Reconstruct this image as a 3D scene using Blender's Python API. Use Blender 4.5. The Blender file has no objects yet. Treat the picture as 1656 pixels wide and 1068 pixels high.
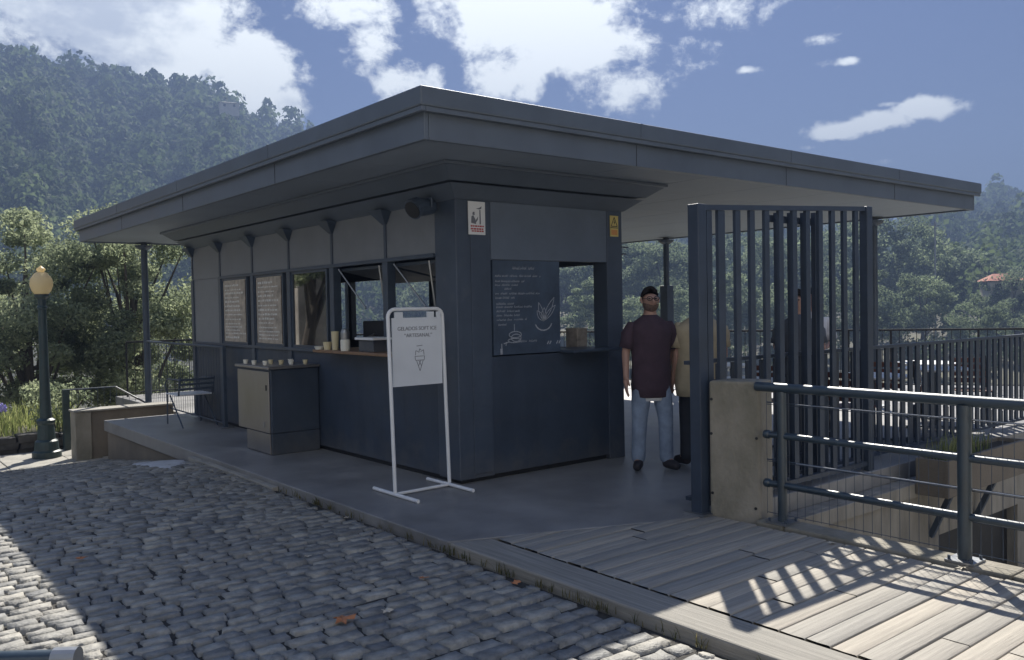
import bpy, math, random
import numpy as np
from mathutils import Vector, Matrix, noise as mnoise

random.seed(7)
rng = np.random.default_rng(7)
SC = bpy.context.scene
COL = SC.collection
R = math.radians

# ------------------------------------------------------------------ camera
CAM_Z = 1.6
cam_d = bpy.data.cameras.new('camera')
cam_d.sensor_width = 36.0
cam_d.lens = 30.08
cam_d.clip_start = 0.05
cam_d.clip_end = 5000
cam = bpy.data.objects.new('camera', cam_d)
COL.objects.link(cam)
ROT = Matrix(((0.77735, 0.03133, -0.62828), (-0.62879, 0.00899, -0.77753), (-0.01871, 0.99947, 0.02669)))
cam.matrix_world = Matrix.Translation((0, 0, CAM_Z)) @ ROT.to_4x4()
SC.camera = cam

# ------------------------------------------------------------------ sun and sky
SUN = Vector((0.715, 0.69, 1.0)).normalized()
sun_d = bpy.data.lights.new('sun', 'SUN')
sun_d.energy = 5.0
sun_d.angle = R(0.53)
sun_d.color = (1.0, 0.95, 0.86)
sun = bpy.data.objects.new('sun', sun_d)
sun.rotation_euler = SUN.to_track_quat('Z', 'Y').to_euler()
sun.location = (30, 30, 60)
COL.objects.link(sun)

world = bpy.data.worlds.new('World')
SC.world = world
world.use_nodes = True
wt = world.node_tree
for n in list(wt.nodes):
    wt.nodes.remove(n)
SKY_STRENGTH = 0.05


def wnode(t, **kw):
    n = wt.nodes.new(t)
    for k, v in kw.items():
        setattr(n, k, v)
    return n


def wset(sock, v):
    if hasattr(v, 'links'):
        wt.links.new(v, sock)
    else:
        sock.default_value = v


def wm(op, a, b=None, c=None):
    n = wnode('ShaderNodeMath', operation=op)
    wset(n.inputs[0], a)
    if b is not None:
        wset(n.inputs[1], b)
    if c is not None:
        wset(n.inputs[2], c)
    return n.outputs[0]


def wsmooth(v, lo, hi):
    n = wnode('ShaderNodeMapRange', interpolation_type='SMOOTHSTEP')
    wset(n.inputs[0], v)
    n.inputs[1].default_value = lo
    n.inputs[2].default_value = hi
    return n.outputs[0]


sky = wnode('ShaderNodeTexSky', sky_type='NISHITA', sun_disc=False)
sky.sun_elevation = math.asin(SUN.z)
sky.sun_rotation = math.atan2(SUN.x, SUN.y)
sky.altitude = 300
sky.air_density = 1.0
sky.dust_density = 0.6
sky.ozone_density = 2.0
tc = wnode('ShaderNodeTexCoord')
DIR = tc.outputs['Generated']
sep = wnode('ShaderNodeSeparateXYZ')
wset(sep.inputs[0], DIR)
AZ = wm('MULTIPLY', wm('ARCTAN2', sep.outputs[1], sep.outputs[0]), 57.29578)
EL = wm('MULTIPLY', wm('ARCSINE', sep.outputs[2]), 57.29578)


def wnoise(scale, detail, rough, off=(0, 0, 0), stretch=(1, 1, 1), dist=0.0):
    mp = wnode('ShaderNodeMapping')
    wset(mp.inputs[0], DIR)
    mp.inputs['Location'].default_value = off
    mp.inputs['Scale'].default_value = stretch
    n = wnode('ShaderNodeTexNoise')
    wset(n.inputs['Vector'], mp.outputs[0])
    n.inputs['Scale'].default_value = scale
    n.inputs['Detail'].default_value = detail
    n.inputs['Roughness'].default_value = rough
    n.inputs['Distortion'].default_value = dist
    return n.outputs[0]


# cloud banks: azimuth, elevation, half widths in degrees, weight
CLOUDS = [
    (80.5, 18.3, 9.5, 3.2, 1.0), (73.5, 17.2, 6.0, 4.0, 1.15), (67.8, 15.0, 2.8, 2.9, 1.25), (65.6, 13.0, 1.5, 1.4, 1.1),
    (61.5, 19.2, 4.6, 1.5, 0.95), (59.6, 17.3, 2.2, 2.6, 0.66), (56.8, 14.6, 3.0, 1.7, 0.92), (55.0, 19.5, 4.0, 1.2, 0.7),
    (50.4, 18.4, 6.6, 2.9, 1.0), (51.2, 14.9, 4.2, 1.8, 0.78), (46.0, 16.4, 4.6, 2.8, 0.86), (43.4, 14.2, 2.6, 2.0, 0.74),
    (36.8, 18.4, 4.6, 1.4, 0.60), (38.9, 15.7, 2.0, 1.3, 0.45),
    (30.9, 15.9, 2.0, 0.55, 0.62), (29.46, 14.5, 1.0, 0.35, 0.62), (35.6, 14.56, 0.7, 0.28, 0.6),
    (30.4, 10.4, 1.9, 0.62, 1.0), (27.9, 10.75, 2.2, 0.62, 1.0), (25.2, 11.3, 1.7, 0.62, 1.0), (29.3, 10.6, 1.5, 0.5, 1.0), (27.1, 11.75, 0.9, 0.2, 0.5),
    (31.75, 9.6, 0.7, 0.25, 0.6), (27.6, 8.4, 1.0, 0.28, 0.6),
    (47, 27, 13, 5, 0.9), (80, 27, 14, 5, 0.9), (130, 24, 16, 7, 0.8), (180, 30, 55, 14, 0.95), (-130, 30, 50, 14, 0.95)]  # unseen banks; those behind the view are added as fill light
dens = None
for (a, e, sa, se, w) in CLOUDS:
    da = wm('MULTIPLY', wm('SUBTRACT', AZ, a), 1.0 / sa)
    de = wm('MULTIPLY', wm('SUBTRACT', EL, e), 1.0 / se)
    r2 = wm('ADD', wm('MULTIPLY', da, da), wm('MULTIPLY', de, de))
    g = wm('MULTIPLY', wm('EXPONENT', wm('MULTIPLY', r2, -0.8)), w)
    dens = g if dens is None else wm('MAXIMUM', dens, g)
n1 = wnoise(11.0, 9.0, 0.62, (3.1, 1.7, 0.4), (1, 1, 1.4), 0.35)
n2 = wnoise(34.0, 8.0, 0.66, (0.3, 4.7, 2.4), (1, 1, 1.3), 0.2)
nz = wm('ADD', wm('MULTIPLY', wm('SUBTRACT', n1, 0.5), 1.7), wm('MULTIPLY', wm('SUBTRACT', n2, 0.5), 1.1))
mask = wsmooth(wm('ADD', dens, nz), 0.33, 0.78)
shade = wsmooth(wm('ADD', wm('ADD', wm('MULTIPLY', wnoise(9.0, 5.0, 0.55, (7.2, 0.9, 3.3), (1, 1, 2.0)), 0.9), wm('MULTIPLY', n2, 0.25)),
                   wm('MULTIPLY', wm('SUBTRACT', 72.0, AZ), 0.012)), 0.38, 0.62)
ccol = wnode('ShaderNodeMix', data_type='RGBA')
wset(ccol.inputs['Factor'], shade)
k = 1.0 / SKY_STRENGTH
ccol.inputs['A'].default_value = (0.40 * k, 0.44 * k, 0.50 * k, 1)
ccol.inputs['B'].default_value = (0.78 * k, 0.81 * k, 0.80 * k, 1)
skyt = wnode('ShaderNodeMix', data_type='RGBA', blend_type='MULTIPLY')
skyt.inputs['Factor'].default_value = 1.0
wset(skyt.inputs['A'], sky.outputs[0])
tint = wnode('ShaderNodeMix', data_type='RGBA')
wset(tint.inputs['Factor'], wsmooth(EL, 24.0, 42.0))
low = wnode('ShaderNodeMix', data_type='RGBA')
wset(low.inputs['Factor'], wsmooth(EL, 2.0, 15.0))
low.inputs['A'].default_value = (0.40, 0.47, 0.62, 1)
low.inputs['B'].default_value = (0.275, 0.325, 0.49, 1)
wset(tint.inputs['A'], low.outputs['Result'])
tint.inputs['B'].default_value = (0.78, 0.93, 1.20, 1)
wset(skyt.inputs['B'], tint.outputs['Result'])
mixc = wnode('ShaderNodeMix', data_type='RGBA')
wset(mixc.inputs['Factor'], mask)
wset(mixc.inputs['A'], skyt.outputs['Result'])
wset(mixc.inputs['B'], ccol.outputs['Result'])
bg = wnode('ShaderNodeBackground')
bg.inputs['Strength'].default_value = SKY_STRENGTH
wset(bg.inputs['Color'], mixc.outputs['Result'])
wo = wnode('ShaderNodeOutputWorld')
wt.links.new(bg.outputs[0], wo.inputs['Surface'])

SC.view_settings.view_transform = 'Standard'
SC.view_settings.look = 'None'
SC.view_settings.gamma = 1.0
SC.view_settings.exposure = 1.3
SC.cycles.max_bounces = 8
SC.cycles.diffuse_bounces = 4
SC.cycles.transparent_max_bounces = 12
SC.cycles.volume_bounces = 0
SC.cycles.use_denoising = True
SC.cycles.sample_clamp_indirect = 6.0


# ------------------------------------------------------------------ materials
def mat(name, col, rough=0.6, metal=0.0, var=0.25, scale=6.0, bump=0.0, bscale=40.0, spec=0.5, stretch=(1, 1, 1), col2=None, coat=0.0, detail=5.0):
    """procedural paint, stone, fabric: base colour broken up by noise, optional bump"""
    m = bpy.data.materials.new(name)
    m.use_nodes = True
    t = m.node_tree
    b = t.nodes['Principled BSDF']
    b.inputs['Roughness'].default_value = rough
    b.inputs['Metallic'].default_value = metal
    b.inputs['Specular IOR Level'].default_value = spec
    b.inputs['Coat Weight'].default_value = coat
    c = t.nodes.new('ShaderNodeTexCoord')
    mp = t.nodes.new('ShaderNodeMapping')
    mp.inputs['Scale'].default_value = stretch
    t.links.new(c.outputs['Object'], mp.inputs[0])
    n = t.nodes.new('ShaderNodeTexNoise')
    n.inputs['Scale'].default_value = scale
    n.inputs['Detail'].default_value = detail
    n.inputs['Roughness'].default_value = 0.62
    t.links.new(mp.outputs[0], n.inputs['Vector'])
    rp = t.nodes.new('ShaderNodeValToRGB')
    a = tuple(max(0, x * (1 - var)) for x in col) + (1,)
    d = (tuple(col2) if col2 else tuple(min(1, x * (1 + var)) for x in col)) + (1,)
    rp.color_ramp.elements[0].position = 0.3
    rp.color_ramp.elements[1].position = 0.7
    rp.color_ramp.elements[0].color = a
    rp.color_ramp.elements[1].color = d
    t.links.new(n.outputs[0], rp.inputs[0])
    t.links.new(rp.outputs[0], b.inputs['Base Color'])
    rr = t.nodes.new('ShaderNodeMapRange')
    rr.inputs[3].default_value = max(0.03, rough - 0.12)
    rr.inputs[4].default_value = min(1, rough + 0.12)
    t.links.new(n.outputs[0], rr.inputs[0])
    t.links.new(rr.outputs[0], b.inputs['Roughness'])
    if bump:
        n2 = t.nodes.new('ShaderNodeTexNoise')
        n2.inputs['Scale'].default_value = bscale
        n2.inputs['Detail'].default_value = 6
        t.links.new(mp.outputs[0], n2.inputs['Vector'])
        bp = t.nodes.new('ShaderNodeBump')
        bp.inputs['Strength'].default_value = bump
        bp.inputs['Distance'].default_value = 0.02
        t.links.new(n2.outputs[0], bp.inputs['Height'])
        t.links.new(bp.outputs[0], b.inputs['Normal'])
    return m


def attr_tint(m, lo, hi, attr='tone'):
    """multiply the base colour by a per-piece tone stored on the mesh (each stone, plank or leaf its own colour)"""
    t = m.node_tree
    b = t.nodes['Principled BSDF']
    link = b.inputs['Base Color'].links[0]
    src = link.from_socket
    a = t.nodes.new('ShaderNodeAttribute')
    a.attribute_name = attr
    rp = t.nodes.new('ShaderNodeValToRGB')
    rp.color_ramp.elements[0].color = tuple(lo) + (1,)
    rp.color_ramp.elements[1].color = tuple(hi) + (1,)
    t.links.new(a.outputs['Fac'], rp.inputs[0])
    mx = t.nodes.new('ShaderNodeMix')
    mx.data_type = 'RGBA'
    mx.blend_type = 'MULTIPLY'
    mx.inputs['Factor'].default_value = 1.0
    t.links.new(src, mx.inputs['A'])
    t.links.new(rp.outputs[0], mx.inputs['B'])
    t.links.new(mx.outputs['Result'], b.inputs['Base Color'])
    return m


def leaf_mat(name, dark, light, trans=0.45, rough=0.8):
    m = bpy.data.materials.new(name)
    m.use_nodes = True
    t = m.node_tree
    b = t.nodes['Principled BSDF']
    out = t.nodes['Material Output']
    a = t.nodes.new('ShaderNodeAttribute')
    a.attribute_name = 'tone'
    rp = t.nodes.new('ShaderNodeValToRGB')
    rp.color_ramp.elements[0].color = tuple(dark) + (1,)
    rp.color_ramp.elements[1].color = tuple(light) + (1,)
    t.links.new(a.outputs['Fac'], rp.inputs[0])
    t.links.new(rp.outputs[0], b.inputs['Base Color'])
    b.inputs['Roughness'].default_value = rough
    b.inputs['Specular IOR Level'].default_value = 0.08
    tr = t.nodes.new('ShaderNodeBsdfTranslucent')
    hs = t.nodes.new('ShaderNodeHueSaturation')
    hs.inputs['Saturation'].default_value = 1.15
    hs.inputs['Value'].default_value = 1.6
    t.links.new(rp.outputs[0], hs.inputs['Color'])
    t.links.new(hs.outputs[0], tr.inputs['Color'])
    mx = t.nodes.new('ShaderNodeMixShader')
    mx.inputs[0].default_value = trans
    t.links.new(b.outputs[0], mx.inputs[1])
    t.links.new(tr.outputs[0], mx.inputs[2])
    t.links.new(mx.outputs[0], out.inputs['Surface'])
    return m


def glass_mat(name, tint, refl, rough=0.02):
    """window glass: mostly clear, reflects strongly"""
    m = bpy.data.materials.new(name)
    m.use_nodes = True
    t = m.node_tree
    out = t.nodes['Material Output']
    t.nodes.remove(t.nodes['Principled BSDF'])
    tr = t.nodes.new('ShaderNodeBsdfTransparent')
    tr.inputs[0].default_value = tuple(tint) + (1,)
    gl = t.nodes.new('ShaderNodeBsdfGlossy')
    gl.inputs['Roughness'].default_value = rough
    gl.inputs['Color'].default_value = (0.9, 0.9, 0.9, 1)
    n = t.nodes.new('ShaderNodeTexNoise')
    n.inputs['Scale'].default_value = 5
    c = t.nodes.new('ShaderNodeTexCoord')
    t.links.new(c.outputs['Object'], n.inputs['Vector'])
    bp = t.nodes.new('ShaderNodeBump')
    bp.inputs['Strength'].default_value = 0.03
    t.links.new(n.outputs[0], bp.inputs['Height'])
    t.links.new(bp.outputs[0], gl.inputs['Normal'])
    mx = t.nodes.new('ShaderNodeMixShader')
    mx.inputs[0].default_value = refl
    t.links.new(tr.outputs[0], mx.inputs[1])
    t.links.new(gl.outputs[0], mx.inputs[2])
    t.links.new(mx.outputs[0], out.inputs['Surface'])
    return m


M = {}
M['panel'] = mat('grey_panel_paint', (0.180, 0.192, 0.208), 0.5, var=0.12, scale=2.5, bump=0.05, bscale=60)
M['steel'] = mat('dark_blue_steel_paint', (0.048, 0.067, 0.098), 0.42, var=0.2, scale=5, bump=0.04, bscale=90)
M['lower'] = mat('dark_lower_wall_paint', (0.034, 0.049, 0.076), 0.5, var=0.16, scale=3, bump=0.05, bscale=60)
M['veilwall'] = mat('veiled_wall_paint', (0.110, 0.138, 0.182), 0.5, var=0.12, scale=2.5, bump=0.05, bscale=60)  # right upper wall shares the panel paint; veil haze mixed into its colour
M['pillar'] = mat('pillar_paint', (0.050, 0.068, 0.100), 0.45, var=0.18, scale=2.5, bump=0.05, bscale=60)
M['beard'] = mat('short_beard', (0.15, 0.095, 0.075), 0.9, var=0.4, scale=60)
M['bouncewall'] = mat('pale_bounce_render', (0.70, 0.68, 0.64), 0.9, var=0.08, scale=1)
M['gate'] = mat('gate_steel_paint', (0.030, 0.044, 0.070), 0.42, var=0.2, scale=5, bump=0.04, bscale=90)
def ribs(m, pitch):
    t = m.node_tree
    b = t.nodes['Principled BSDF']
    c = t.nodes.new('ShaderNodeTexCoord')
    mp = t.nodes.new('ShaderNodeMapping')
    mp.inputs['Scale'].default_value = (1, 1, 0)
    t.links.new(c.outputs['Object'], mp.inputs[0])
    wv = t.nodes.new('ShaderNodeTexWave')
    wv.wave_type = 'BANDS'
    wv.bands_direction = 'DIAGONAL'
    wv.wave_profile = 'TRI'
    wv.inputs['Scale'].default_value = 0.1814 / pitch
    t.links.new(mp.outputs[0], wv.inputs['Vector'])
    bp = t.nodes.new('ShaderNodeBump')
    bp.inputs['Strength'].default_value = 0.25
    bp.inputs['Distance'].default_value = 0.01
    t.links.new(wv.outputs['Fac'], bp.inputs['Height'])
    t.links.new(b.inputs['Normal'].links[0].from_socket, bp.inputs['Normal'])
    t.links.new(bp.outputs[0], b.inputs['Normal'])


def dirt(m, zlo, zhi, col, amount):
    t = m.node_tree
    b = t.nodes['Principled BSDF']
    src = b.inputs['Base Color'].links[0].from_socket
    c = t.nodes.new('ShaderNodeTexCoord')
    n = t.nodes.new('ShaderNodeTexNoise')
    n.inputs['Scale'].default_value = 5.0
    n.inputs['Detail'].default_value = 10
    n.inputs['Roughness'].default_value = 0.7
    t.links.new(c.outputs['Object'], n.inputs['Vector'])
    sp = t.nodes.new('ShaderNodeSeparateXYZ')
    t.links.new(c.outputs['Object'], sp.inputs[0])
    r = t.nodes.new('ShaderNodeMapRange')
    r.inputs[1].default_value = zhi
    r.inputs[2].default_value = zlo
    t.links.new(sp.outputs[2], r.inputs[0])
    a = t.nodes.new('ShaderNodeMath')
    a.operation = 'MULTIPLY_ADD'
    t.links.new(r.outputs[0], a.inputs[0])
    a.inputs[1].default_value = 0.35
    t.links.new(n.outputs[0], a.inputs[2])
    q = t.nodes.new('ShaderNodeMapRange')
    q.inputs[1].default_value = 0.55
    q.inputs[2].default_value = 0.95
    q.inputs[4].default_value = amount
    t.links.new(a.outputs[0], q.inputs[0])
    mx = t.nodes.new('ShaderNodeMix')
    mx.data_type = 'RGBA'
    t.links.new(q.outputs[0], mx.inputs['Factor'])
    t.links.new(src, mx.inputs['A'])
    mx.inputs['B'].default_value = tuple(col) + (1,)
    t.links.new(mx.outputs['Result'], b.inputs['Base Color'])


dirt(M['lower'], 0.0, 0.35, (0.14, 0.13, 0.115), 0.4)
dirt(M['pillar'], 0.0, 0.4, (0.14, 0.13, 0.115), 0.4)
ribs(M['lower'], 0.09)
M['roof'] = mat('roof_zinc', (0.095, 0.117, 0.148), 0.42, metal=0.0, var=0.15, scale=2, bump=0.04, bscale=30)
M['fascia'] = mat('fascia_paint', (0.100, 0.122, 0.155), 0.45, var=0.12, scale=2.5, bump=0.04, bscale=40)
M['soffit'] = mat('soffit_board', (0.235, 0.275, 0.33), 0.6, var=0.10, scale=1.5, bump=0.04, bscale=40)  # bluish lift paints veil haze over the underside
M['floor'] = mat('platform_floor', (0.225, 0.22, 0.215), 0.45, var=0.32, scale=1.3, bump=0.12, bscale=70)
M['conc'] = mat('concrete', (0.30, 0.285, 0.25), 0.85, var=0.25, scale=3.0, bump=0.35, bscale=25, detail=9)
M['concside'] = mat('stained_concrete', (0.27, 0.25, 0.215), 0.9, var=0.35, scale=1.6, bump=0.35, bscale=20, stretch=(2.5, 2.5, 0.6), detail=9)
M['mossconc'] = mat('mossy_concrete', (0.25, 0.23, 0.17), 0.9, var=0.35, scale=2.6, bump=0.5, bscale=30, stretch=(1, 1, 0.6), col2=(0.33, 0.30, 0.25), detail=9)
M['brownconc'] = mat('brown_rendered_wall', (0.17, 0.145, 0.115), 0.85, var=0.2, scale=2.0, bump=0.25, bscale=40)
M['cobble'] = attr_tint(mat('cobble_stone', (0.275, 0.27, 0.255), 0.66, var=0.42, scale=11, bump=0.6, bscale=48, detail=10), (0.55, 0.57, 0.60), (1.22, 1.17, 1.06))
M['mortar'] = mat('cobble_joint_sand', (0.038, 0.035, 0.030), 0.95, var=0.4, scale=14, bump=0.6, bscale=60)
M['plank'] = attr_tint(mat('weathered_deck_wood', (0.33, 0.305, 0.265), 0.8, var=0.26, scale=5, bump=0.28, bscale=22, stretch=(0.35, 9, 9), detail=9), (0.80, 0.82, 0.84), (1.08, 1.05, 1.0))
M['dirt'] = mat('terrain_soil', (0.10, 0.095, 0.06), 0.95, var=0.5, scale=0.15, bump=0.5, bscale=1.5)
M['wood'] = mat('counter_wood', (0.22, 0.13, 0.075), 0.45, var=0.3, scale=6, stretch=(1, 8, 8), bump=0.1)
M['inox'] = mat('stainless_steel', (0.34, 0.325, 0.32), 0.38, metal=0.9, var=0.10, scale=2.5, stretch=(1, 1.5, 0.8), bump=0.06, bscale=20)
M['white'] = mat('white_paint', (0.72, 0.73, 0.74), 0.45, var=0.05, scale=4)
M['board'] = mat('white_sign_board', (0.66, 0.69, 0.73), 0.4, var=0.06, scale=2.5)
M['ink'] = mat('dark_ink', (0.16, 0.17, 0.2), 0.7, var=0.1)
M['redink'] = mat('red_ink', (0.42, 0.05, 0.05), 0.7, var=0.1)
M['yellow'] = mat('yellow_label', (0.62, 0.50, 0.16), 0.5, var=0.08)
M['black'] = mat('matt_black', (0.012, 0.013, 0.016), 0.6, var=0.2)
M['slate'] = mat('chalkboard', (0.048, 0.072, 0.112), 0.55, var=0.4, scale=3)
M['chalk'] = mat('chalk', (0.34, 0.36, 0.40), 0.95, var=0.3, scale=60)
M['globe'] = None
M['lampgreen'] = mat('dark_green_cast_iron', (0.022, 0.042, 0.045), 0.45, var=0.25, scale=8)
M['rail'] = mat('rail_blue_green_gloss', (0.018, 0.035, 0.050), 0.40, var=0.25, scale=10, bump=0.05, bscale=60, spec=0.9)
M['galv'] = mat('galvanised_wire', (0.30, 0.31, 0.32), 0.4, metal=0.8, var=0.15)
M['bark'] = mat('tree_bark', (0.085, 0.07, 0.055), 0.95, var=0.4, scale=4, bump=0.6, bscale=12, stretch=(2, 2, 0.5))
M['drystone'] = mat('dark_dry_stone', (0.05, 0.048, 0.045), 0.95, var=0.6, scale=5, bump=0.8, bscale=14)
M['skin'] = mat('skin', (0.42, 0.25, 0.19), 0.55, var=0.08, scale=8)
M['hair'] = mat('dark_hair', (0.022, 0.016, 0.013), 0.85, var=0.5, scale=60, bump=0.8, bscale=150, spec=0.2)
M['maroon'] = mat('dark_plum_tshirt', (0.062, 0.036, 0.050), 0.9, var=0.25, scale=7, bump=0.25, bscale=20)
M['jeans'] = mat('blue_denim', (0.24, 0.30, 0.40), 0.9, var=0.25, scale=7, bump=0.3, bscale=28)
M['beige'] = mat('khaki_beige_shirt', (0.46, 0.38, 0.25), 0.9, var=0.15, scale=5, bump=0.3, bscale=16)
M['greytop'] = mat('grey_top', (0.10, 0.11, 0.13), 0.9, var=0.2, scale=6, bump=0.3, bscale=18)
M['whitetop'] = mat('white_shirt', (0.62, 0.62, 0.66), 0.9, var=0.08, scale=6, bump=0.3, bscale=18)
M['darktrouser'] = mat('dark_trousers', (0.03, 0.034, 0.045), 0.9, var=0.2, scale=7)
M['shoe'] = mat('black_trainers', (0.022, 0.018, 0.022), 0.7, var=0.3, scale=12)
M['chairred'] = mat('red_brown_chair', (0.13, 0.05, 0.035), 0.5, var=0.25, scale=6)
M['ceramic'] = mat('white_ceramic', (0.72, 0.70, 0.62), 0.3, var=0.05)
M['cream'] = mat('cream_wax_paper', (0.60, 0.52, 0.33), 0.5, var=0.08)
M['orange'] = mat('orange_label', (0.62, 0.28, 0.08), 0.5, var=0.1)
M['teal'] = mat('pale_blue_cup', (0.45, 0.58, 0.62), 0.4, var=0.05)
M['render'] = mat('pale_house_render', (0.52, 0.48, 0.42), 0.9, var=0.1, scale=1)
M['tile'] = mat('terracotta_roof_tile', (0.36, 0.13, 0.08), 0.85, var=0.25, scale=2)
M['tanstone'] = mat('tan_stone_facade', (0.36, 0.325, 0.285), 0.9, var=0.35, scale=1.2, bump=0.4, bscale=5)
M['leafdry'] = mat('dry_orange_leaf', (0.42, 0.17, 0.07), 0.8, var=0.3, scale=20)
M['leafpale'] = mat('pale_dry_leaf', (0.50, 0.45, 0.36), 0.8, var=0.2, scale=20)
M['patch'] = mat('smooth_cement_patch', (0.46, 0.47, 0.52), 0.30, var=0.35, scale=4, bump=0.25, bscale=20, detail=9)
M['edge'] = mat('deck_edge_timber', (0.25, 0.235, 0.205), 0.85, var=0.3, scale=5, bump=0.3, bscale=22, stretch=(9, 0.35, 9), detail=9)
M['kraft_reflection'] = mat('tan_carton_and_reflection', (0.22, 0.20, 0.18), 0.35, var=0.3, scale=8, detail=9, col2=(0.52, 0.45, 0.38))  # mottled tan paints reflections on two panes; also colours the carton
M['chalkwhite'] = mat('white_marker', (0.62, 0.62, 0.60), 0.8, var=0.3, scale=60)
M['soil'] = mat('planter_soil', (0.04, 0.03, 0.02), 0.95)
M['agap'] = mat('lilac_petals', (0.33, 0.30, 0.62), 0.7, var=0.2)
M['leaf_a'] = leaf_mat('leaf_olive', (0.10, 0.125, 0.085), (0.34, 0.37, 0.245), 0.5)
M['leaf_b'] = leaf_mat('leaf_mid', (0.075, 0.096, 0.065), (0.22, 0.26, 0.165), 0.42)  # paler and greyer, so haze is painted into the hillside leaves
M['leaf_c'] = leaf_mat('leaf_far', (0.050, 0.072, 0.038), (0.135, 0.170, 0.088), 0.35)
M['grassblade'] = leaf_mat('grass_blade', (0.10, 0.13, 0.05), (0.30, 0.31, 0.15), 0.45)
M['weed'] = leaf_mat('dry_weed', (0.06, 0.07, 0.03), (0.20, 0.17, 0.09), 0.4)
M['pane'] = glass_mat('window_glass', (0.30, 0.33, 0.33), 0.42)

gm = bpy.data.materials.new('opal_globe')
gm.use_nodes = True
gb = gm.node_tree.nodes['Principled BSDF']
gb.inputs['Base Color'].default_value = (0.86, 0.74, 0.48, 1)
gb.inputs['Roughness'].default_value = 0.3
gb.inputs['Subsurface Weight'].default_value = 0.0
gtr = gm.node_tree.nodes.new('ShaderNodeBsdfTranslucent')
gtr.inputs[0].default_value = (0.92, 0.80, 0.54, 1)
gmx = gm.node_tree.nodes.new('ShaderNodeMixShader')
gmx.inputs[0].default_value = 0.55
gm.node_tree.links.new(gb.outputs[0], gmx.inputs[1])
gm.node_tree.links.new(gtr.outputs[0], gmx.inputs[2])
gm.node_tree.links.new(gmx.outputs[0], gm.node_tree.nodes['Material Output'].inputs['Surface'])
M['globe'] = gm


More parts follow.
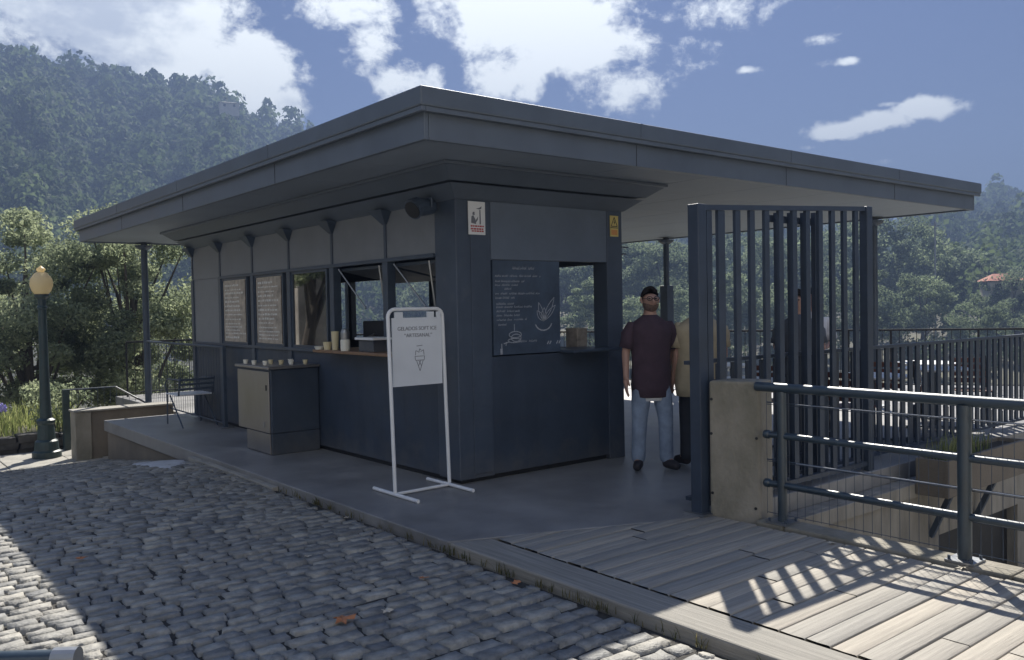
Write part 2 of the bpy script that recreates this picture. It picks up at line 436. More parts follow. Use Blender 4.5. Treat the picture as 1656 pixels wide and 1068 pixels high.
# ------------------------------------------------------------------ mesh helpers
class MB:
    def __init__(self):
        self.v = []
        self.f = []

    def add(self, vs, fs):
        o = len(self.v)
        self.v += [tuple(x) for x in vs]
        self.f += [tuple(i + o for i in q) for q in fs]
        return self

    def box(self, x0, x1, y0, y1, z0, z1):
        vs = [(x0, y0, z0), (x1, y0, z0), (x1, y1, z0), (x0, y1, z0), (x0, y0, z1), (x1, y0, z1), (x1, y1, z1), (x0, y1, z1)]
        return self.add(vs, [(3, 2, 1, 0), (4, 5, 6, 7), (0, 1, 5, 4), (1, 2, 6, 5), (2, 3, 7, 6), (3, 0, 4, 7)])

    def beam(self, p, q, w, h, up=(0, 0, 1)):
        p, q = Vector(p), Vector(q)
        d = (q - p).normalized()
        u = Vector(up)
        s = d.cross(u)
        if s.length < 1e-4:
            s = d.cross(Vector((1, 0, 0)))
        s.normalize()
        u = s.cross(d).normalized()
        vs = []
        for c in (p, q):
            for a, b in ((-1, -1), (1, -1), (1, 1), (-1, 1)):
                vs.append(c + s * (a * w / 2) + u * (b * h / 2))
        return self.add(vs, [(0, 1, 2, 3), (7, 6, 5, 4), (0, 4, 5, 1), (1, 5, 6, 2), (2, 6, 7, 3), (3, 7, 4, 0)])

    def tube(self, pts, r, n=10, closed=False, r1=None):
        pts = [Vector(p) for p in pts]
        m = len(pts)
        rs = r if isinstance(r, (list, tuple)) else [r + ((r1 - r) * i / (m - 1) if r1 is not None else 0) for i in range(m)]
        rings = []
        prev = None
        for i, p in enumerate(pts):
            a = pts[i - 1] if i > 0 else (pts[-1] if closed else pts[0])
            b = pts[i + 1] if i < m - 1 else (pts[0] if closed else pts[-1])
            d = (b - a).normalized()
            if prev is None:
                s = d.cross(pts[m // 2] - pts[0])
                if s.length < 1e-3:
                    s = d.cross(Vector((0, 0, 1)))
                if s.length < 1e-3:
                    s = d.cross(Vector((1, 0, 0)))
            else:
                s = prev - d * prev.dot(d)
            s.normalize()
            prev = s
            t = d.cross(s)
            rings.append([p + (s * math.cos(2 * math.pi * k / n) + t * math.sin(2 * math.pi * k / n)) * rs[i] for k in range(n)])
        vs = [x for rg in rings for x in rg]
        fs = []
        for i in range(m if closed else m - 1):
            j = (i + 1) % m
            for k in range(n):
                fs.append((i * n + k, i * n + (k + 1) % n, j * n + (k + 1) % n, j * n + k))
        if not closed:
            e = len(vs)
            vs += rings[0] + rings[-1]
            fs.append(tuple(range(e + n - 1, e - 1, -1)))
            fs.append(tuple(e + n + k for k in range(n)))
        return self.add(vs, fs)

    def lathe(self, c, prof, n=20):
        c = Vector(c)
        vs, fs = [], []
        for (r, z) in prof:
            for k in range(n):
                a = 2 * math.pi * k / n
                vs.append(c + Vector((max(r, 1e-4) * math.cos(a), max(r, 1e-4) * math.sin(a), z)))
        for i in range(len(prof) - 1):
            for k in range(n):
                fs.append((i * n + k, i * n + (k + 1) % n, (i + 1) * n + (k + 1) % n, (i + 1) * n + k))
        fs.append(tuple(range(n - 1, -1, -1)))
        fs.append(tuple((len(prof) - 1) * n + k for k in range(n)))
        return self.add(vs, fs)

    def prism(self, poly, z0, z1):
        n = len(poly)
        vs = [(x, y, z0) for x, y in poly] + [(x, y, z1) for x, y in poly]
        fs = [tuple(range(n - 1, -1, -1)), tuple(range(n, 2 * n))]
        fs += [(i, (i + 1) % n, n + (i + 1) % n, n + i) for i in range(n)]
        return self.add(vs, fs)

    def build(self, name, m, parent=None, bevel=0.0, smooth=False, tone=None):
        off = Vector(parent['base']) if parent is not None and 'base' in parent else Vector((0, 0, 0))
        me = bpy.data.meshes.new(name)
        me.from_pydata([tuple(Vector(v) - off) for v in self.v], [], self.f)
        me.materials.append(m)
        if smooth:
            me.polygons.foreach_set('use_smooth', [True] * len(me.polygons))
        me.update()
        o = bpy.data.objects.new(name, me)
        COL.objects.link(o)
        if parent is not None:
            o.parent = parent
        if 'base' not in o and parent is not None and 'base' in parent:
            o['base'] = parent['base']
        if bevel:
            b = o.modifiers.new('edge', 'BEVEL')
            b.width = bevel
            b.segments = 2
            b.limit_method = 'ANGLE'
        return o


def npmesh(name, verts, faces_n, m, tone=None, parent=None, smooth=False):
    """fast mesh of quads from numpy: verts (V,3), faces (F,4), tone (F,)"""
    me = bpy.data.meshes.new(name)
    V, F = len(verts), len(faces_n)
    kk = faces_n.shape[1]
    me.vertices.add(V)
    me.vertices.foreach_set('co', np.ascontiguousarray(verts, dtype=np.float32).ravel())
    me.loops.add(F * kk)
    me.loops.foreach_set('vertex_index', np.ascontiguousarray(faces_n, dtype=np.int32).ravel())
    me.polygons.add(F)
    me.polygons.foreach_set('loop_start', np.arange(0, F * kk, kk, dtype=np.int32))
    if smooth:
        me.polygons.foreach_set('use_smooth', np.ones(F, dtype=bool))
    me.update(calc_edges=True)
    if tone is not None:
        a = me.attributes.new('tone', 'FLOAT', 'FACE')
        a.data.foreach_set('value', np.ascontiguousarray(tone, dtype=np.float32))
    me.materials.append(m)
    o = bpy.data.objects.new(name, me)
    COL.objects.link(o)
    if parent is not None:
        o.parent = parent
    return o


def tag(o, label=None, cat=None, group=None, kind=None):
    if label:
        o['label'] = label
    if cat:
        o['category'] = cat
    if group:
        o['group'] = group
    if kind:
        o['kind'] = kind
    return o


def thing(name, label, cat, loc, group=None):
    o = bpy.data.objects.new(name, None)
    o.location = loc
    o.empty_display_size = 0.1
    o['base'] = tuple(loc)
    COL.objects.link(o)
    return tag(o, label, cat, group)


def copy_tree(o, parent=None):
    c = o.copy()
    COL.objects.link(c)
    if parent is not None:
        c.parent = parent
    for ch in o.children:
        copy_tree(ch, c)
    return c


def text_mesh(name, s, size, m, mtx, parent=None, extrude=0.001, align='CENTER'):
    cu = bpy.data.curves.new(name, 'FONT')
    cu.body = s
    cu.size = size
    cu.align_x = align
    cu.extrude = extrude
    tmp = bpy.data.objects.new(name + '_tmp', cu)
    COL.objects.link(tmp)
    dg = bpy.context.evaluated_depsgraph_get()
    me = bpy.data.meshes.new_from_object(tmp.evaluated_get(dg))
    bpy.data.objects.remove(tmp)
    bpy.data.curves.remove(cu)
    off = Vector(parent['base']) if parent is not None and 'base' in parent else Vector((0, 0, 0))
    me.transform(Matrix.Translation(-off) @ mtx)
    me.materials.clear()
    me.materials.append(m)
    o = bpy.data.objects.new(name, me)
    COL.objects.link(o)
    if parent is not None:
        o.parent = parent
    return o


# local frame of a wall facing -Y (x right, z up) and one facing -X
def frame_y(x, y, z):
    return Matrix(((1, 0, 0, x), (0, 0, -1, y), (0, 1, 0, z), (0, 0, 0, 1)))


# ------------------------------------------------------------------ terrain
def road_z(y):
    t = np.clip((np.asarray(y, dtype=float) - 9.2), 0, None)
    return -0.06 - 0.122 * np.where(t < 1.0, t * t * 0.5, t - 0.5)


RIDGE_AZ = np.array([-180, -120, -60, -20, 10, 20, 21.9, 25, 27.5, 32, 40, 50, 57, 62.5, 66, 68.6, 71.5, 76.4, 78.3, 81.5, 90, 105, 130, 180])
RIDGE_EL = np.array([6, 6, 6, 6.5, 6.2, 5.9, 6.1, 5.5, 5.3, 5.2, 5.5, 6.5, 9.0, 10.9, 12.0, 13.0, 14.3, 14.5, 14.5, 15.0, 15.5, 14, 9, 6])


def ridge_r(az):
    return np.interp(az, [-180, -20, 15, 35, 60, 100, 180], [700, 700, 620, 600, 520, 430, 600])


def hills(az, r):
    el = np.interp(az, RIDGE_AZ, RIDGE_EL)
    Rr = ridge_r(az)
    top = CAM_Z + Rr * np.tan(np.radians(el)) - 11.0
    valley = np.interp(az, [-180, -40, -20, 50, 62, 130, 150], [-6, -6, -12, -12, -30, -30, -6])
    t = np.clip((r - 110) / (Rr - 110), 0, 1)
    h = valley + (top - valley) * (t ** 1.15)
    h = np.where(r > Rr, top - (r - Rr) * 0.35, h)
    t0 = np.clip((r - 22) / 80, 0, 1)
    near = np.where((az > -60) & (az < 135), -4.5, -1.2)
    h = np.where(r < 110, near + (valley - near) * t0 * t0 * (3 - 2 * t0), h)
    # gullies and spurs that run down the slope
    gl = 0.55 * np.sin(az * 0.55 + 1.1) + 0.35 * np.sin(az * 1.27 + 0.003 * r) + 0.25 * np.sin(az * 2.9 + 2.0)
    h = h + gl * 9.0 * np.clip((r - 130) / 200, 0, 1) * np.clip((Rr - r) / 90, 0, 1)
    return h


azs = np.radians(np.arange(-180, 180, 1.0))
rs = np.array([0, 6, 10, 14, 18, 22, 28, 36, 46, 60, 78, 95, 110, 130, 155, 185, 220, 260, 300, 340, 380, 420, 460, 500, 540, 580, 620, 660, 720, 800, 950, 1200.0])
A, RR = np.meshgrid(azs, rs)
HH = hills(np.degrees(A), RR)
xs, ys = RR * np.cos(A), RR * np.sin(A)
nearz = np.where((xs < 3.0) & (ys > -40), -1.3, -4.5)
nearz = np.where((ys < 2) & (xs < 3.0), -0.6, nearz)
bl = np.clip((RR - 16) / 12, 0, 1)
HH = np.where(RR <= 28, nearz * (1 - bl) + HH * bl, HH)
jit = np.array([mnoise.noise(Vector((x * 0.02, y * 0.02, 0.3))) for x, y in zip(xs.ravel(), ys.ravel())]).reshape(xs.shape)
HH = HH + jit * np.clip((RR - 60) / 100, 0, 1) * 6.0
tv = np.stack([xs.ravel(), ys.ravel(), HH.ravel()], 1)
na = len(azs)
ii, jj = np.meshgrid(np.arange(len(rs) - 1), np.arange(na), indexing='ij')
tf = np.stack([ii * na + jj, ii * na + (jj + 1) % na, (ii + 1) * na + (jj + 1) % na, (ii + 1) * na + jj], -1).reshape(-1, 4)[:, ::-1]
tag(npmesh('terrain', tv, tf, M['dirt'], smooth=True), kind='structure')

# ------------------------------------------------------------------ cobbled road
def make_cobbles():
    V, F, T = [], [], []
    y = -5.0
    base = 0
    prof = np.array([0.0, 0.10, 0.5, 0.90, 1.0])
    gx, gy = np.meshgrid(np.linspace(0, 1, 6), np.linspace(0, 1, 5))
    gx, gy = gx.ravel(), gy.ravel()
    ex = np.array([0, 0.05, 0.36, 0.64, 0.95, 1.0])
    ey = np.array([0, 0.09, 0.5, 0.91, 1.0])
    gx = np.tile(ex, 5)
    gy = np.repeat(ey, 6)
    edge = ((gx == 0) | (gx == 1) | (gy == 0) | (gy == 1))
    nq = []
    for b in range(4):
        for a in range(5):
            nq.append((b * 6 + a, b * 6 + a + 1, (b + 1) * 6 + a + 1, (b + 1) * 6 + a))
    nq = np.array(nq)
    while y < 13.9:
        w = rng.uniform(0.085, 0.128)
        x = 3.27 + rng.uniform(0, 0.2)
        bow = rng.uniform(-0.02, 0.02)
        while x > -6.0:
            L = rng.uniform(0.12, 0.245) if rng.random() > 0.12 else rng.uniform(0.08, 0.12)
            g = rng.uniform(0.004, 0.012)
            x0, x1 = max(x - L, -9) + g, x
            if x1 > 3.24:
                x1 = 3.24
            if x1 - x0 > 0.04:
                yo = 0.025 * math.sin(x * 1.1 + y * 0.7) + bow * x * 0.3
                y0, y1 = y + yo + rng.uniform(0.003, 0.009), y + w + yo - rng.uniform(0.001, 0.006)
                c = rng.uniform(-0.010, 0.010, (4, 2))
                px = (1 - gx) * (1 - gy) * (x0 + c[0, 0]) + gx * (1 - gy) * (x1 + c[1, 0]) + gx * gy * (x1 + c[2, 0]) + (1 - gx) * gy * (x0 + c[3, 0])
                py = (1 - gx) * (1 - gy) * (y0 + c[0, 1]) + gx * (1 - gy) * (y0 + c[1, 1]) + gx * gy * (y1 + c[2, 1]) + (1 - gx) * gy * (y1 + c[3, 1])
                px = px + rng.normal(0, 0.0035, 30)
                py = py + rng.normal(0, 0.0035, 30)
                px = np.minimum(px, 3.26)
                tilt = rng.normal(0, 0.018, 2)
                h = rng.normal(0, 0.003)
                pz = h + tilt[0] * (px - (x0 + x1) / 2) + tilt[1] * (py - (y0 + y1) / 2) + rng.normal(0, 0.0010, 30)
                pz = np.where(edge, -0.05, pz)
                px = np.where(edge, px + (gx - 0.5) * 0.002, px)
                V.append(np.stack([px, py, pz + road_z(py)], 1))
                F.append(nq + base)
                T.append(np.full(20, rng.beta(2.2, 2.2)))
                base += 30
            x -= L
        y += w
    o = npmesh('cobbled_road', np.concatenate(V), np.concatenate(F), M['cobble'], np.concatenate(T))
    tag(o, kind='structure')


make_cobbles()
# sand bed that shows in the joints
gy_ = np.linspace(-6, 14.0, 60)
bv = []
for yv in gy_:
    for xv in np.linspace(-9, 3.28, 30):
        bv.append((xv, yv, float(road_z(yv)) - 0.020 + 0.008 * mnoise.noise(Vector((xv * 3, yv * 3, 0)))))
bf = np.array([(j * 30 + i, j * 30 + i + 1, (j + 1) * 30 + i + 1, (j + 1) * 30 + i) for j in range(59) for i in range(29)])
tag(npmesh('road_bed', np.array(bv), bf, M['mortar'], smooth=True), kind='structure')
# worn cement repair near the end of the platform
pv, pf = [], []
for j in range(15):
    for i in range(15):
        a = 2 * math.pi * i / 14
        rr = j / 14.0 * (1 + 0.16 * math.sin(3 * a + 1) + 0.10 * math.sin(7 * a))
        u, v = rr * math.cos(a), rr * math.sin(a)
        x_, y_ = 3.02 + 0.27 * u + 0.10 * v, 10.30 + 0.80 * v - 0.15 * u
        x_ = min(x_, 3.25)
        pv.append((x_, y_, float(road_z(y_)) + 0.012 - 0.03 * (j / 14) ** 6 + 0.004 * mnoise.noise(Vector((x_ * 8, y_ * 8, 0)))))
for j in range(14):
    for i in range(14):
        pf.append((j * 15 + i, (j + 1) * 15 + i, (j + 1) * 15 + i + 1, j * 15 + i + 1))
tag(npmesh('cement_patch', np.array(pv), np.array(pf), M['patch'], smooth=True), kind='structure')
mb = MB()
for i in range(7):
    mb.box(-34 + i * 5.62, -34 + i * 5.62 + 5.6, -9.0, -5.02, -0.6, -0.07)
    mb.box(-34 + i * 5.62, -34 + i * 5.62 + 5.6, -13.0, -9.02, -0.6, -0.075)
for i in range(5):
    for j in range(5):
        mb.box(-34 + i * 5.62, -34 + i * 5.62 + 5.6, -5.0 + j * 3.8, -5.0 + j * 3.8 + 3.78, -0.9, -0.08 if j < 4 else -0.5)
tag(mb.build('street', M['conc'], bevel=0.01), kind='structure')  # unseen paving behind and beside the view, added to bounce light
# light concrete strip beyond the cobbles
mb = MB()
for a in range(14):
    x0 = -8 + a * 0.84
    mb.box(x0 + 0.004, x0 + 0.836, 13.92, 15.75, -1.2, -0.615 - 0.004 * (a % 3))
tag(mb.build('pavement', M['conc'], bevel=0.01), kind='structure')

# ------------------------------------------------------------------ platform, deck, terrace
mb = MB()
plat = [(3.30, 13.98), (3.30, 4.83), (3.62, 4.70), (5.06, 4.10), (18.0, 4.10), (18.0, 4.6), (11.2, 16.5), (6.0, 17.9), (4.45, 17.9), (4.45, 13.98)]
mb.prism(plat, -0.16, 0.0)
tag(mb.build('platform_floor', M['floor'], bevel=0.008), kind='structure')
mb = MB()
mb.prism([(3.34, 13.95), (3.34, 4.9), (5.12, 4.16), (17.9, 4.16), (17.9, 4.6), (11.1, 16.4), (6.0, 17.8), (4.5, 17.8), (4.5, 13.95)], -3.5, -0.16)
tag(mb.build('platform_plinth', M['brownconc']), kind='structure')
# thin light kerb stones along the foot of the platform
mb = MB()
yy = 7.6
while yy < 9.9:
    L = random.uniform(0.5, 0.8)
    mb.box(3.235, 3.296, yy + 0.01, yy + L, -0.3, float(road_z(yy)) + 0.018)
    yy += L
tag(mb.build('kerb', M['conc'], bevel=0.006), kind='structure')

# deck of planks, with a concrete edge beam beside the road
def deck_limit(x):
    return 4.70 + (x - 3.62) * (4.10 - 4.70) / (5.06 - 3.62)


mb = MB()
mb.prism([(3.30, 4.82), (3.30, -4.5), (3.585, -4.5), (3.585, 4.70)], -0.10, -0.004)
tag(mb.build('deck_edge_beam', M['edge'], bevel=0.012), kind='structure')
V, F, T = [], [], []
y = -4.5
base = 0
gaps = {2.64: 0.022, 2.21: 0.022, 1.75: 0.02}
while y < 4.7:
    w = random.uniform(0.132, 0.150)
    gap = 0.006 + (0.012 if random.random() < 0.22 else 0)
    yc = y + w / 2
    xa, xb = 3.592, 5.20
    if yc > 4.05:
        xb = min(xb, 3.62 + (4.70 - y) / (4.70 - 4.10) * 1.44)
        if y + w > 4.68:
            break
    cuts = [xa, xb]
    if xb - xa > 1.0 and random.random() < 0.6:
        cuts.insert(1, random.uniform(xa + 0.3, xb - 0.3))
    for a, b in zip(cuts[:-1], cuts[1:]):
        if b - a < 0.05:
            continue
        dz = random.uniform(-0.006, 0.001)
        t = random.random()
        n = max(2, int((b - a) / 0.2))
        ws = [random.uniform(-0.0007, 0.0007) for _ in range(n + 1)]
        for i in range(n + 1):
            x = a + 0.003 + (b - a - 0.006) * i / n
            cup = 0.0012
            for (yy2, zz) in ((y + gap / 2, -0.035), (y + gap / 2, dz - 0.003), (y + gap / 2 + 0.006, dz + cup), (yc, dz + ws[i]), (y + w - gap / 2 - 0.006, dz + cup), (y + w - gap / 2, dz - 0.003), (y + w - gap / 2, -0.035)):
                lim = 3.62 + (4.70 - yy2) / 0.60 * 1.44 - 0.012 if yy2 > 4.08 else 9.0
                V.append((min(x, lim), yy2 + ws[i] * 0.6, zz))
        for i in range(n):
            for q in range(6):
                F.append((base + i * 7 + q, base + (i + 1) * 7 + q, base + (i + 1) * 7 + q + 1, base + i * 7 + q + 1))
                T.append(t)
        base += (n + 1) * 7
    y += w
tag(npmesh('timber_deck', np.array(V), np.array(F)[:, ::-1], M['plank'], np.array(T)), kind='structure')
mb = MB()
mb.box(3.59, 5.22, -4.5, 4.04, -0.5, -0.05)
mb.prism([(3.59, 4.04), (5.12, 4.04), (5.05, 4.09), (3.62, 4.68)], -0.5, -0.05)
tag(mb.build('deck_joists', M['black']), kind='structure')
# kerb under the railing, with the dark drain slot beside the planks
mb = MB()
yy = -4.5
while yy < 3.7:
    L = random.uniform(1.0, 1.5)
    e = min(yy + L, 3.72)
    mb.box(5.255, 5.47, yy + 0.004, e, -0.6, 0.012 + random.uniform(-0.004, 0.004))
    yy += L
tag(mb.build('railing_kerb', M['mossconc'], bevel=0.015), kind='structure')
# lower yard beside the deck and the terrace's foundation wall
mb = MB()
mb.box(5.47, 22, -6, 4.05, -2.4, -2.2)
tag(mb.build('lower_yard', M['conc']), kind='structure')
fw = thing('foundation_wall', 'stained grey concrete foundation wall of the terrace seen through the railing', 'wall', (8, 4.06, -2.2))
mb = MB()
mb.box(5.3, 8.70, 3.98, 4.155, -2.2, -0.162)
mb.box(10.66, 14.5, 3.98, 4.155, -2.2, -0.162)
mb.box(8.70, 10.66, 3.98, 4.155, -0.78, -0.162)
mb.build('wall_face', M['concside'], fw, bevel=0.01)
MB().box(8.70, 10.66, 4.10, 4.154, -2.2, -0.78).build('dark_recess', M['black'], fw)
mb = MB()
mb.box(5.3, 14.5, 3.93, 3.978, -0.30, -0.165)
mb.build('ledge', M['concside'], fw, bevel=0.008)

# ------------------------------------------------------------------ kiosk
K = thing('kiosk', 'dark blue grey steel kiosk with a wide flat overhanging roof and serving windows', 'kiosk', (4.45, 6.28, 0))
X0, X1, Y0, Y1 = 4.45, 6.57, 6.28, 13.30
PIL = [6.36, 7.50, 8.66, 9.79, 10.92, 12.09, 13.24]
# lower walls
mb = MB().box(X0, X0 + 0.06, Y0 + 0.3, Y1, 0.05, 1.14)
mb.build('lower_wall', M['lower'], K, bevel=0.004)
mb = MB().box(X0 + 0.05, X1, Y0, Y0 + 0.06, 0.05, 1.14)
mb.build('lower_wall', M['lower'], K, bevel=0.004)
MB().box(X1 - 0.06, X1, Y0 + 0.07, Y1, 0.05, 1.14).build('lower_wall', M['lower'], K, bevel=0.004)
mb = MB()
mb.box(X0 + 0.04, X1 - 0.04, Y0 + 0.05, Y1 - 0.04, -0.0, 0.055)
mb.build('base_plinth', M['black'], K)
# end wall and the closed first bay
MB().box(X0 + 0.01, X1, Y1 - 0.06, Y1, 0.05, 2.60).build('end_wall', M['panel'], K, bevel=0.004)
MB().box(X0, X0 + 0.05, 12.13, Y1 - 0.06, 1.143, 2.098).build('blind_bay', M['panel'], K, bevel=0.004)
# upper walls
MB().box(X0 - 0.002, X0 + 0.06, Y0 + 0.33, Y1 - 0.061, 2.10, 2.60).build('upper_wall', M['panel'], K, bevel=0.004)
MB().box(X0 + 0.39, X1 - 0.22, Y0 - 0.002, Y0 + 0.06, 2.045, 2.60).build('upper_wall', M['veilwall'], K, bevel=0.004)
MB().box(X1 - 0.06, X1, Y0 + 0.07, Y1 - 0.061, 2.04, 2.60).build('upper_wall', M['lower'], K, bevel=0.004)
MB().box(X0 - 0.03, X0 + 0.02, Y0 + 0.34, 12.10, 2.075, 2.112).build('window_head', M['steel'], K, bevel=0.004)
MB().box(X0 - 0.03, X0 + 0.03, 8.78, Y1 - 0.1, 1.125, 1.165).build('window_sill', M['steel'], K, bevel=0.004)
# corner pillar and its slightly lighter face, right hand post
MB().box(X0 - 0.01, X0 + 0.385, Y0 - 0.006, Y0 + 0.33, 0.04, 2.60).build('corner_pillar', M['pillar'], K, bevel=0.008)
MB().box(X0 + 0.15, X0 + 0.36, Y0 - 0.014, Y0 - 0.004, 0.08, 2.56).build('pillar_cover', M['pillar'], K, bevel=0.003)
MB().box(X1 - 0.22, X1 + 0.006, Y0 - 0.008, Y0 + 0.20, 0.0, 2.60).build('corner_pillar', M['pillar'], K, bevel=0.008)
# mullions between the windows, pilasters with flared heads above
for yv in PIL[1:]:
    MB().box(X0 - 0.022, X0 + 0.075, yv - 0.048, yv + 0.048, 0.03 if yv > 9 else 1.12, 2.10).build('mullion', M['steel'], K, bevel=0.005)
for yv in PIL[1:] + [6.80]:
    mb = MB()
    if yv != 6.80:
        mb.box(X0 - 0.016, X0 + 0.01, yv - 0.022, yv + 0.022, 2.112, 2.50)
        w0, w1 = 0.03, 0.13
        mb.add([(X0 - 0.02, yv - w0, 2.45), (X0 - 0.02, yv + w0, 2.45), (X0 - 0.13, yv + w1, 2.585), (X0 - 0.13, yv - w1, 2.585),
                (X0, yv - w0, 2.45), (X0, yv + w0, 2.45), (X0, yv + w1, 2.585), (X0, yv - w1, 2.585)],
               [(0, 3, 2, 1), (4, 5, 6, 7), (0, 4, 7, 3), (1, 2, 6, 5), (3, 7, 6, 2), (0, 1, 5, 4)])
        mb.build('pilaster', M['steel'], K, bevel=0.003)
for yv in PIL:
    MB().box(X1 - 0.075, X1 + 0.01, yv - 0.045, yv + 0.045, 1.14, 2.04).build('rear_mullion', M['steel'], K, bevel=0.004)
# stepped cornice
crings = [(0.012, 2.575), (0.03, 2.585), (0.165, 2.690), (0.185, 2.694), (0.185, 2.712), (0.325, 2.815), (0.35, 2.820), (0.35, 2.847)]
for part in range(2):
    mb = MB()
    vs, fs = [], []
    for o_, z_ in crings[part * 4:part * 4 + 4]:
        vs += [(X0 - o_, Y0 - o_, z_), (X1 + o_, Y0 - o_, z_), (X1 + o_, Y1 + o_, z_), (X0 - o_, Y1 + o_, z_)]
    for r_ in range(3):
        for q in range(4):
            fs.append((r_ * 4 + q, r_ * 4 + (q + 1) % 4, r_ * 4 + 4 + (q + 1) % 4, r_ * 4 + 4 + q))
    fs.append((3, 2, 1, 0))
    fs.append((12, 13, 14, 15))
    mb.add(vs, fs)
    mb.build('cornice', M['fascia'], K, bevel=0.004)
# roof
RX0, RX1, RY0, RY1 = 3.38, 12.64, 5.17, 15.93
MB().box(RX0, RX1, RY0, RY1, 3.058, 3.20).build('roof_slab', M['roof'], K, bevel=0.012)
mb = MB()
mb.box(RX0 + 0.012, RX0 + 0.05, RY0 + 0.012, RY1 - 0.012, 3.022, 3.060)
mb.box(RX0 + 0.052, RX1 - 0.012, RY0 + 0.012, RY0 + 0.05, 3.022, 3.060)
mb.build('drip_edge', M['fascia'], K, bevel=0.005)
for (a, b, c, d) in ((RX0 + 0.07, RX0 + 0.11, RY0 + 0.07, RY1 - 0.07), (RX1 - 0.11, RX1 - 0.07, RY0 + 0.07, RY1 - 0.07),
                     (RX0 + 0.112, RX1 - 0.112, RY0 + 0.07, RY0 + 0.11), (RX0 + 0.112, RX1 - 0.112, RY1 - 0.11, RY1 - 0.07)):
    MB().box(a, b, c, d, 2.83, 3.055).build('fascia', M['fascia'], K, bevel=0.006)
for q in range(1, 4):
    xq = RX0 + (RX1 - RX0) * q / 4
    MB().box(xq - 0.012, xq + 0.012, RY0 - 0.003, RY0 + 0.02, 3.066, 3.196).build('sheet_joint', M['roof'], K)
    yq = RY0 + (RY1 - RY0) * q / 4
    MB().box(RX0 - 0.003, RX0 + 0.02, yq - 0.012, yq + 0.012, 3.066, 3.196).build('sheet_joint', M['roof'], K)
    MB().box(xq - 0.002, xq + 0.002, RY0 + 0.067, RY0 + 0.08, 2.833, 3.02).build('fascia_joint', M['black'], K)
    MB().box(RX0 + 0.067, RX0 + 0.08, yq - 0.002, yq + 0.002, 2.833, 3.02).build('fascia_joint', M['black'], K)
mb = MB()
sx = np.linspace(RX0 + 0.113, RX1 - 0.113, 9)
sy = np.linspace(RY0 + 0.113, RY1 - 0.113, 10)
for i in range(8):
    for j in range(9):
        mb.box(sx[i] + 0.003, sx[i + 1] - 0.003, sy[j] + 0.003, sy[j + 1] - 0.003, 2.850, 2.88)
mb.build('soffit', M['soffit'], K, bevel=0.003)
for i, (px_, py_) in enumerate([(4.45, 15.72), (12.35, 10.65), (12.4, 6.62), (12.35, 15.5), (8.4, 15.72)]):
    mb = MB()
    mb.tube([(px_, py_, 0), (px_, py_, 2.84)], 0.055, 14)
    rp_ = mb.build('roof_post', M['steel'], K, smooth=False)
    MB().box(px_ - 0.16, px_ + 0.16, py_ - 0.16, py_ + 0.16, 0.0, 0.016).build('base_plate', M['galv'], rp_)
    MB().lathe((px_, py_, 0), [(0.15, 2.80), (0.13, 2.76), (0.057, 2.72)][::-1], 14).build('post_head', M['steel'], rp_)
    if i == 1:
        MB().box(px_ - 0.09, px_ + 0.09, py_ - 0.09, py_ + 0.09, 1.15, 1.95).build('junction_box', M['steel'], rp_, bevel=0.01)
# glazed windows in the left three bays
for a, b in ((11.13, 12.04), (9.98, 10.87), (8.80, 9.74)):
    fr = MB()
    fr.box(X0 - 0.005, X0 + 0.035, a, b, 1.16, 1.195)
    fr.box(X0 - 0.005, X0 + 0.035, a, b, 2.045, 2.08)
    fr.box(X0 - 0.005, X0 + 0.035, a, a + 0.03, 1.195, 2.045)
    fr.box(X0 - 0.005, X0 + 0.035, b - 0.03, b, 1.195, 2.045)
    w = fr.build('window', M['steel'], K)
    MB().box(X0 + 0.010, X0 + 0.016, a + 0.03, b - 0.03, 1.195, 2.045).build('pane', M['pane'], w)
# counters
mb = MB()
mb.box(X0 - 0.22, X0 + 0.40, Y0 + 0.34, 8.76, 1.142, 1.175)
mb.build('counter_top', M['wood'], K, bevel=0.006)
MB().box(5.68, 6.345, Y0 - 0.20, Y0 + 0.30, 1.142, 1.17).build('counter_top', M['steel'], K, bevel=0.006)
# hatches propped open inside the two serving openings, with their gas struts
for a, b in ((7.56, 8.60), (6.64, 7.44)):
    mb = MB()
    mb.add([(X0 + 0.08, a, 2.06), (X0 + 0.08, b, 2.06), (X0 + 0.75, b, 1.93), (X0 + 0.75, a, 1.93), (X0 + 0.08, a, 2.03), (X0 + 0.08, b, 2.03), (X0 + 0.75, b, 1.90), (X0 + 0.75, a, 1.90)],
           [(0, 1, 2, 3), (7, 6, 5, 4), (0, 4, 5, 1), (1, 5, 6, 2), (2, 6, 7, 3), (3, 7, 4, 0)])
    h = mb.build('hatch', M['steel'], K)
    for q in (a + 0.05, b - 0.12):
        MB().tube([(X0 - 0.01, q + 0.02, 2.05), (X0 + 0.05, q - 0.45 if q > a + 0.3 else q + 0.02, 1.62)], 0.009, 6).build('strut', M['galv'], h)
MB().box(X0 + 0.06, X1 - 0.06, Y0 + 0.06, Y1 - 0.06, 2.56, 2.58).build('ceiling', M['black'], K)
mb = MB()
mb.box(X1 + 0.0, X1 + 0.09, Y0 - 0.02, Y0 + 0.02, 2.20, 2.215)
mb.box(X1 + 0.0, X1 + 0.06, Y0 - 0.02, Y0 + 0.02, 2.13, 2.145)
mb.build('hinge_bracket', M['steel'], K)
# inner shelf seen through the right opening
MB().box(X1 - 0.35, X1 - 0.07, Y0 + 0.4, 8.6, 1.10, 1.135).build('rear_shelf', M['steel'], K)

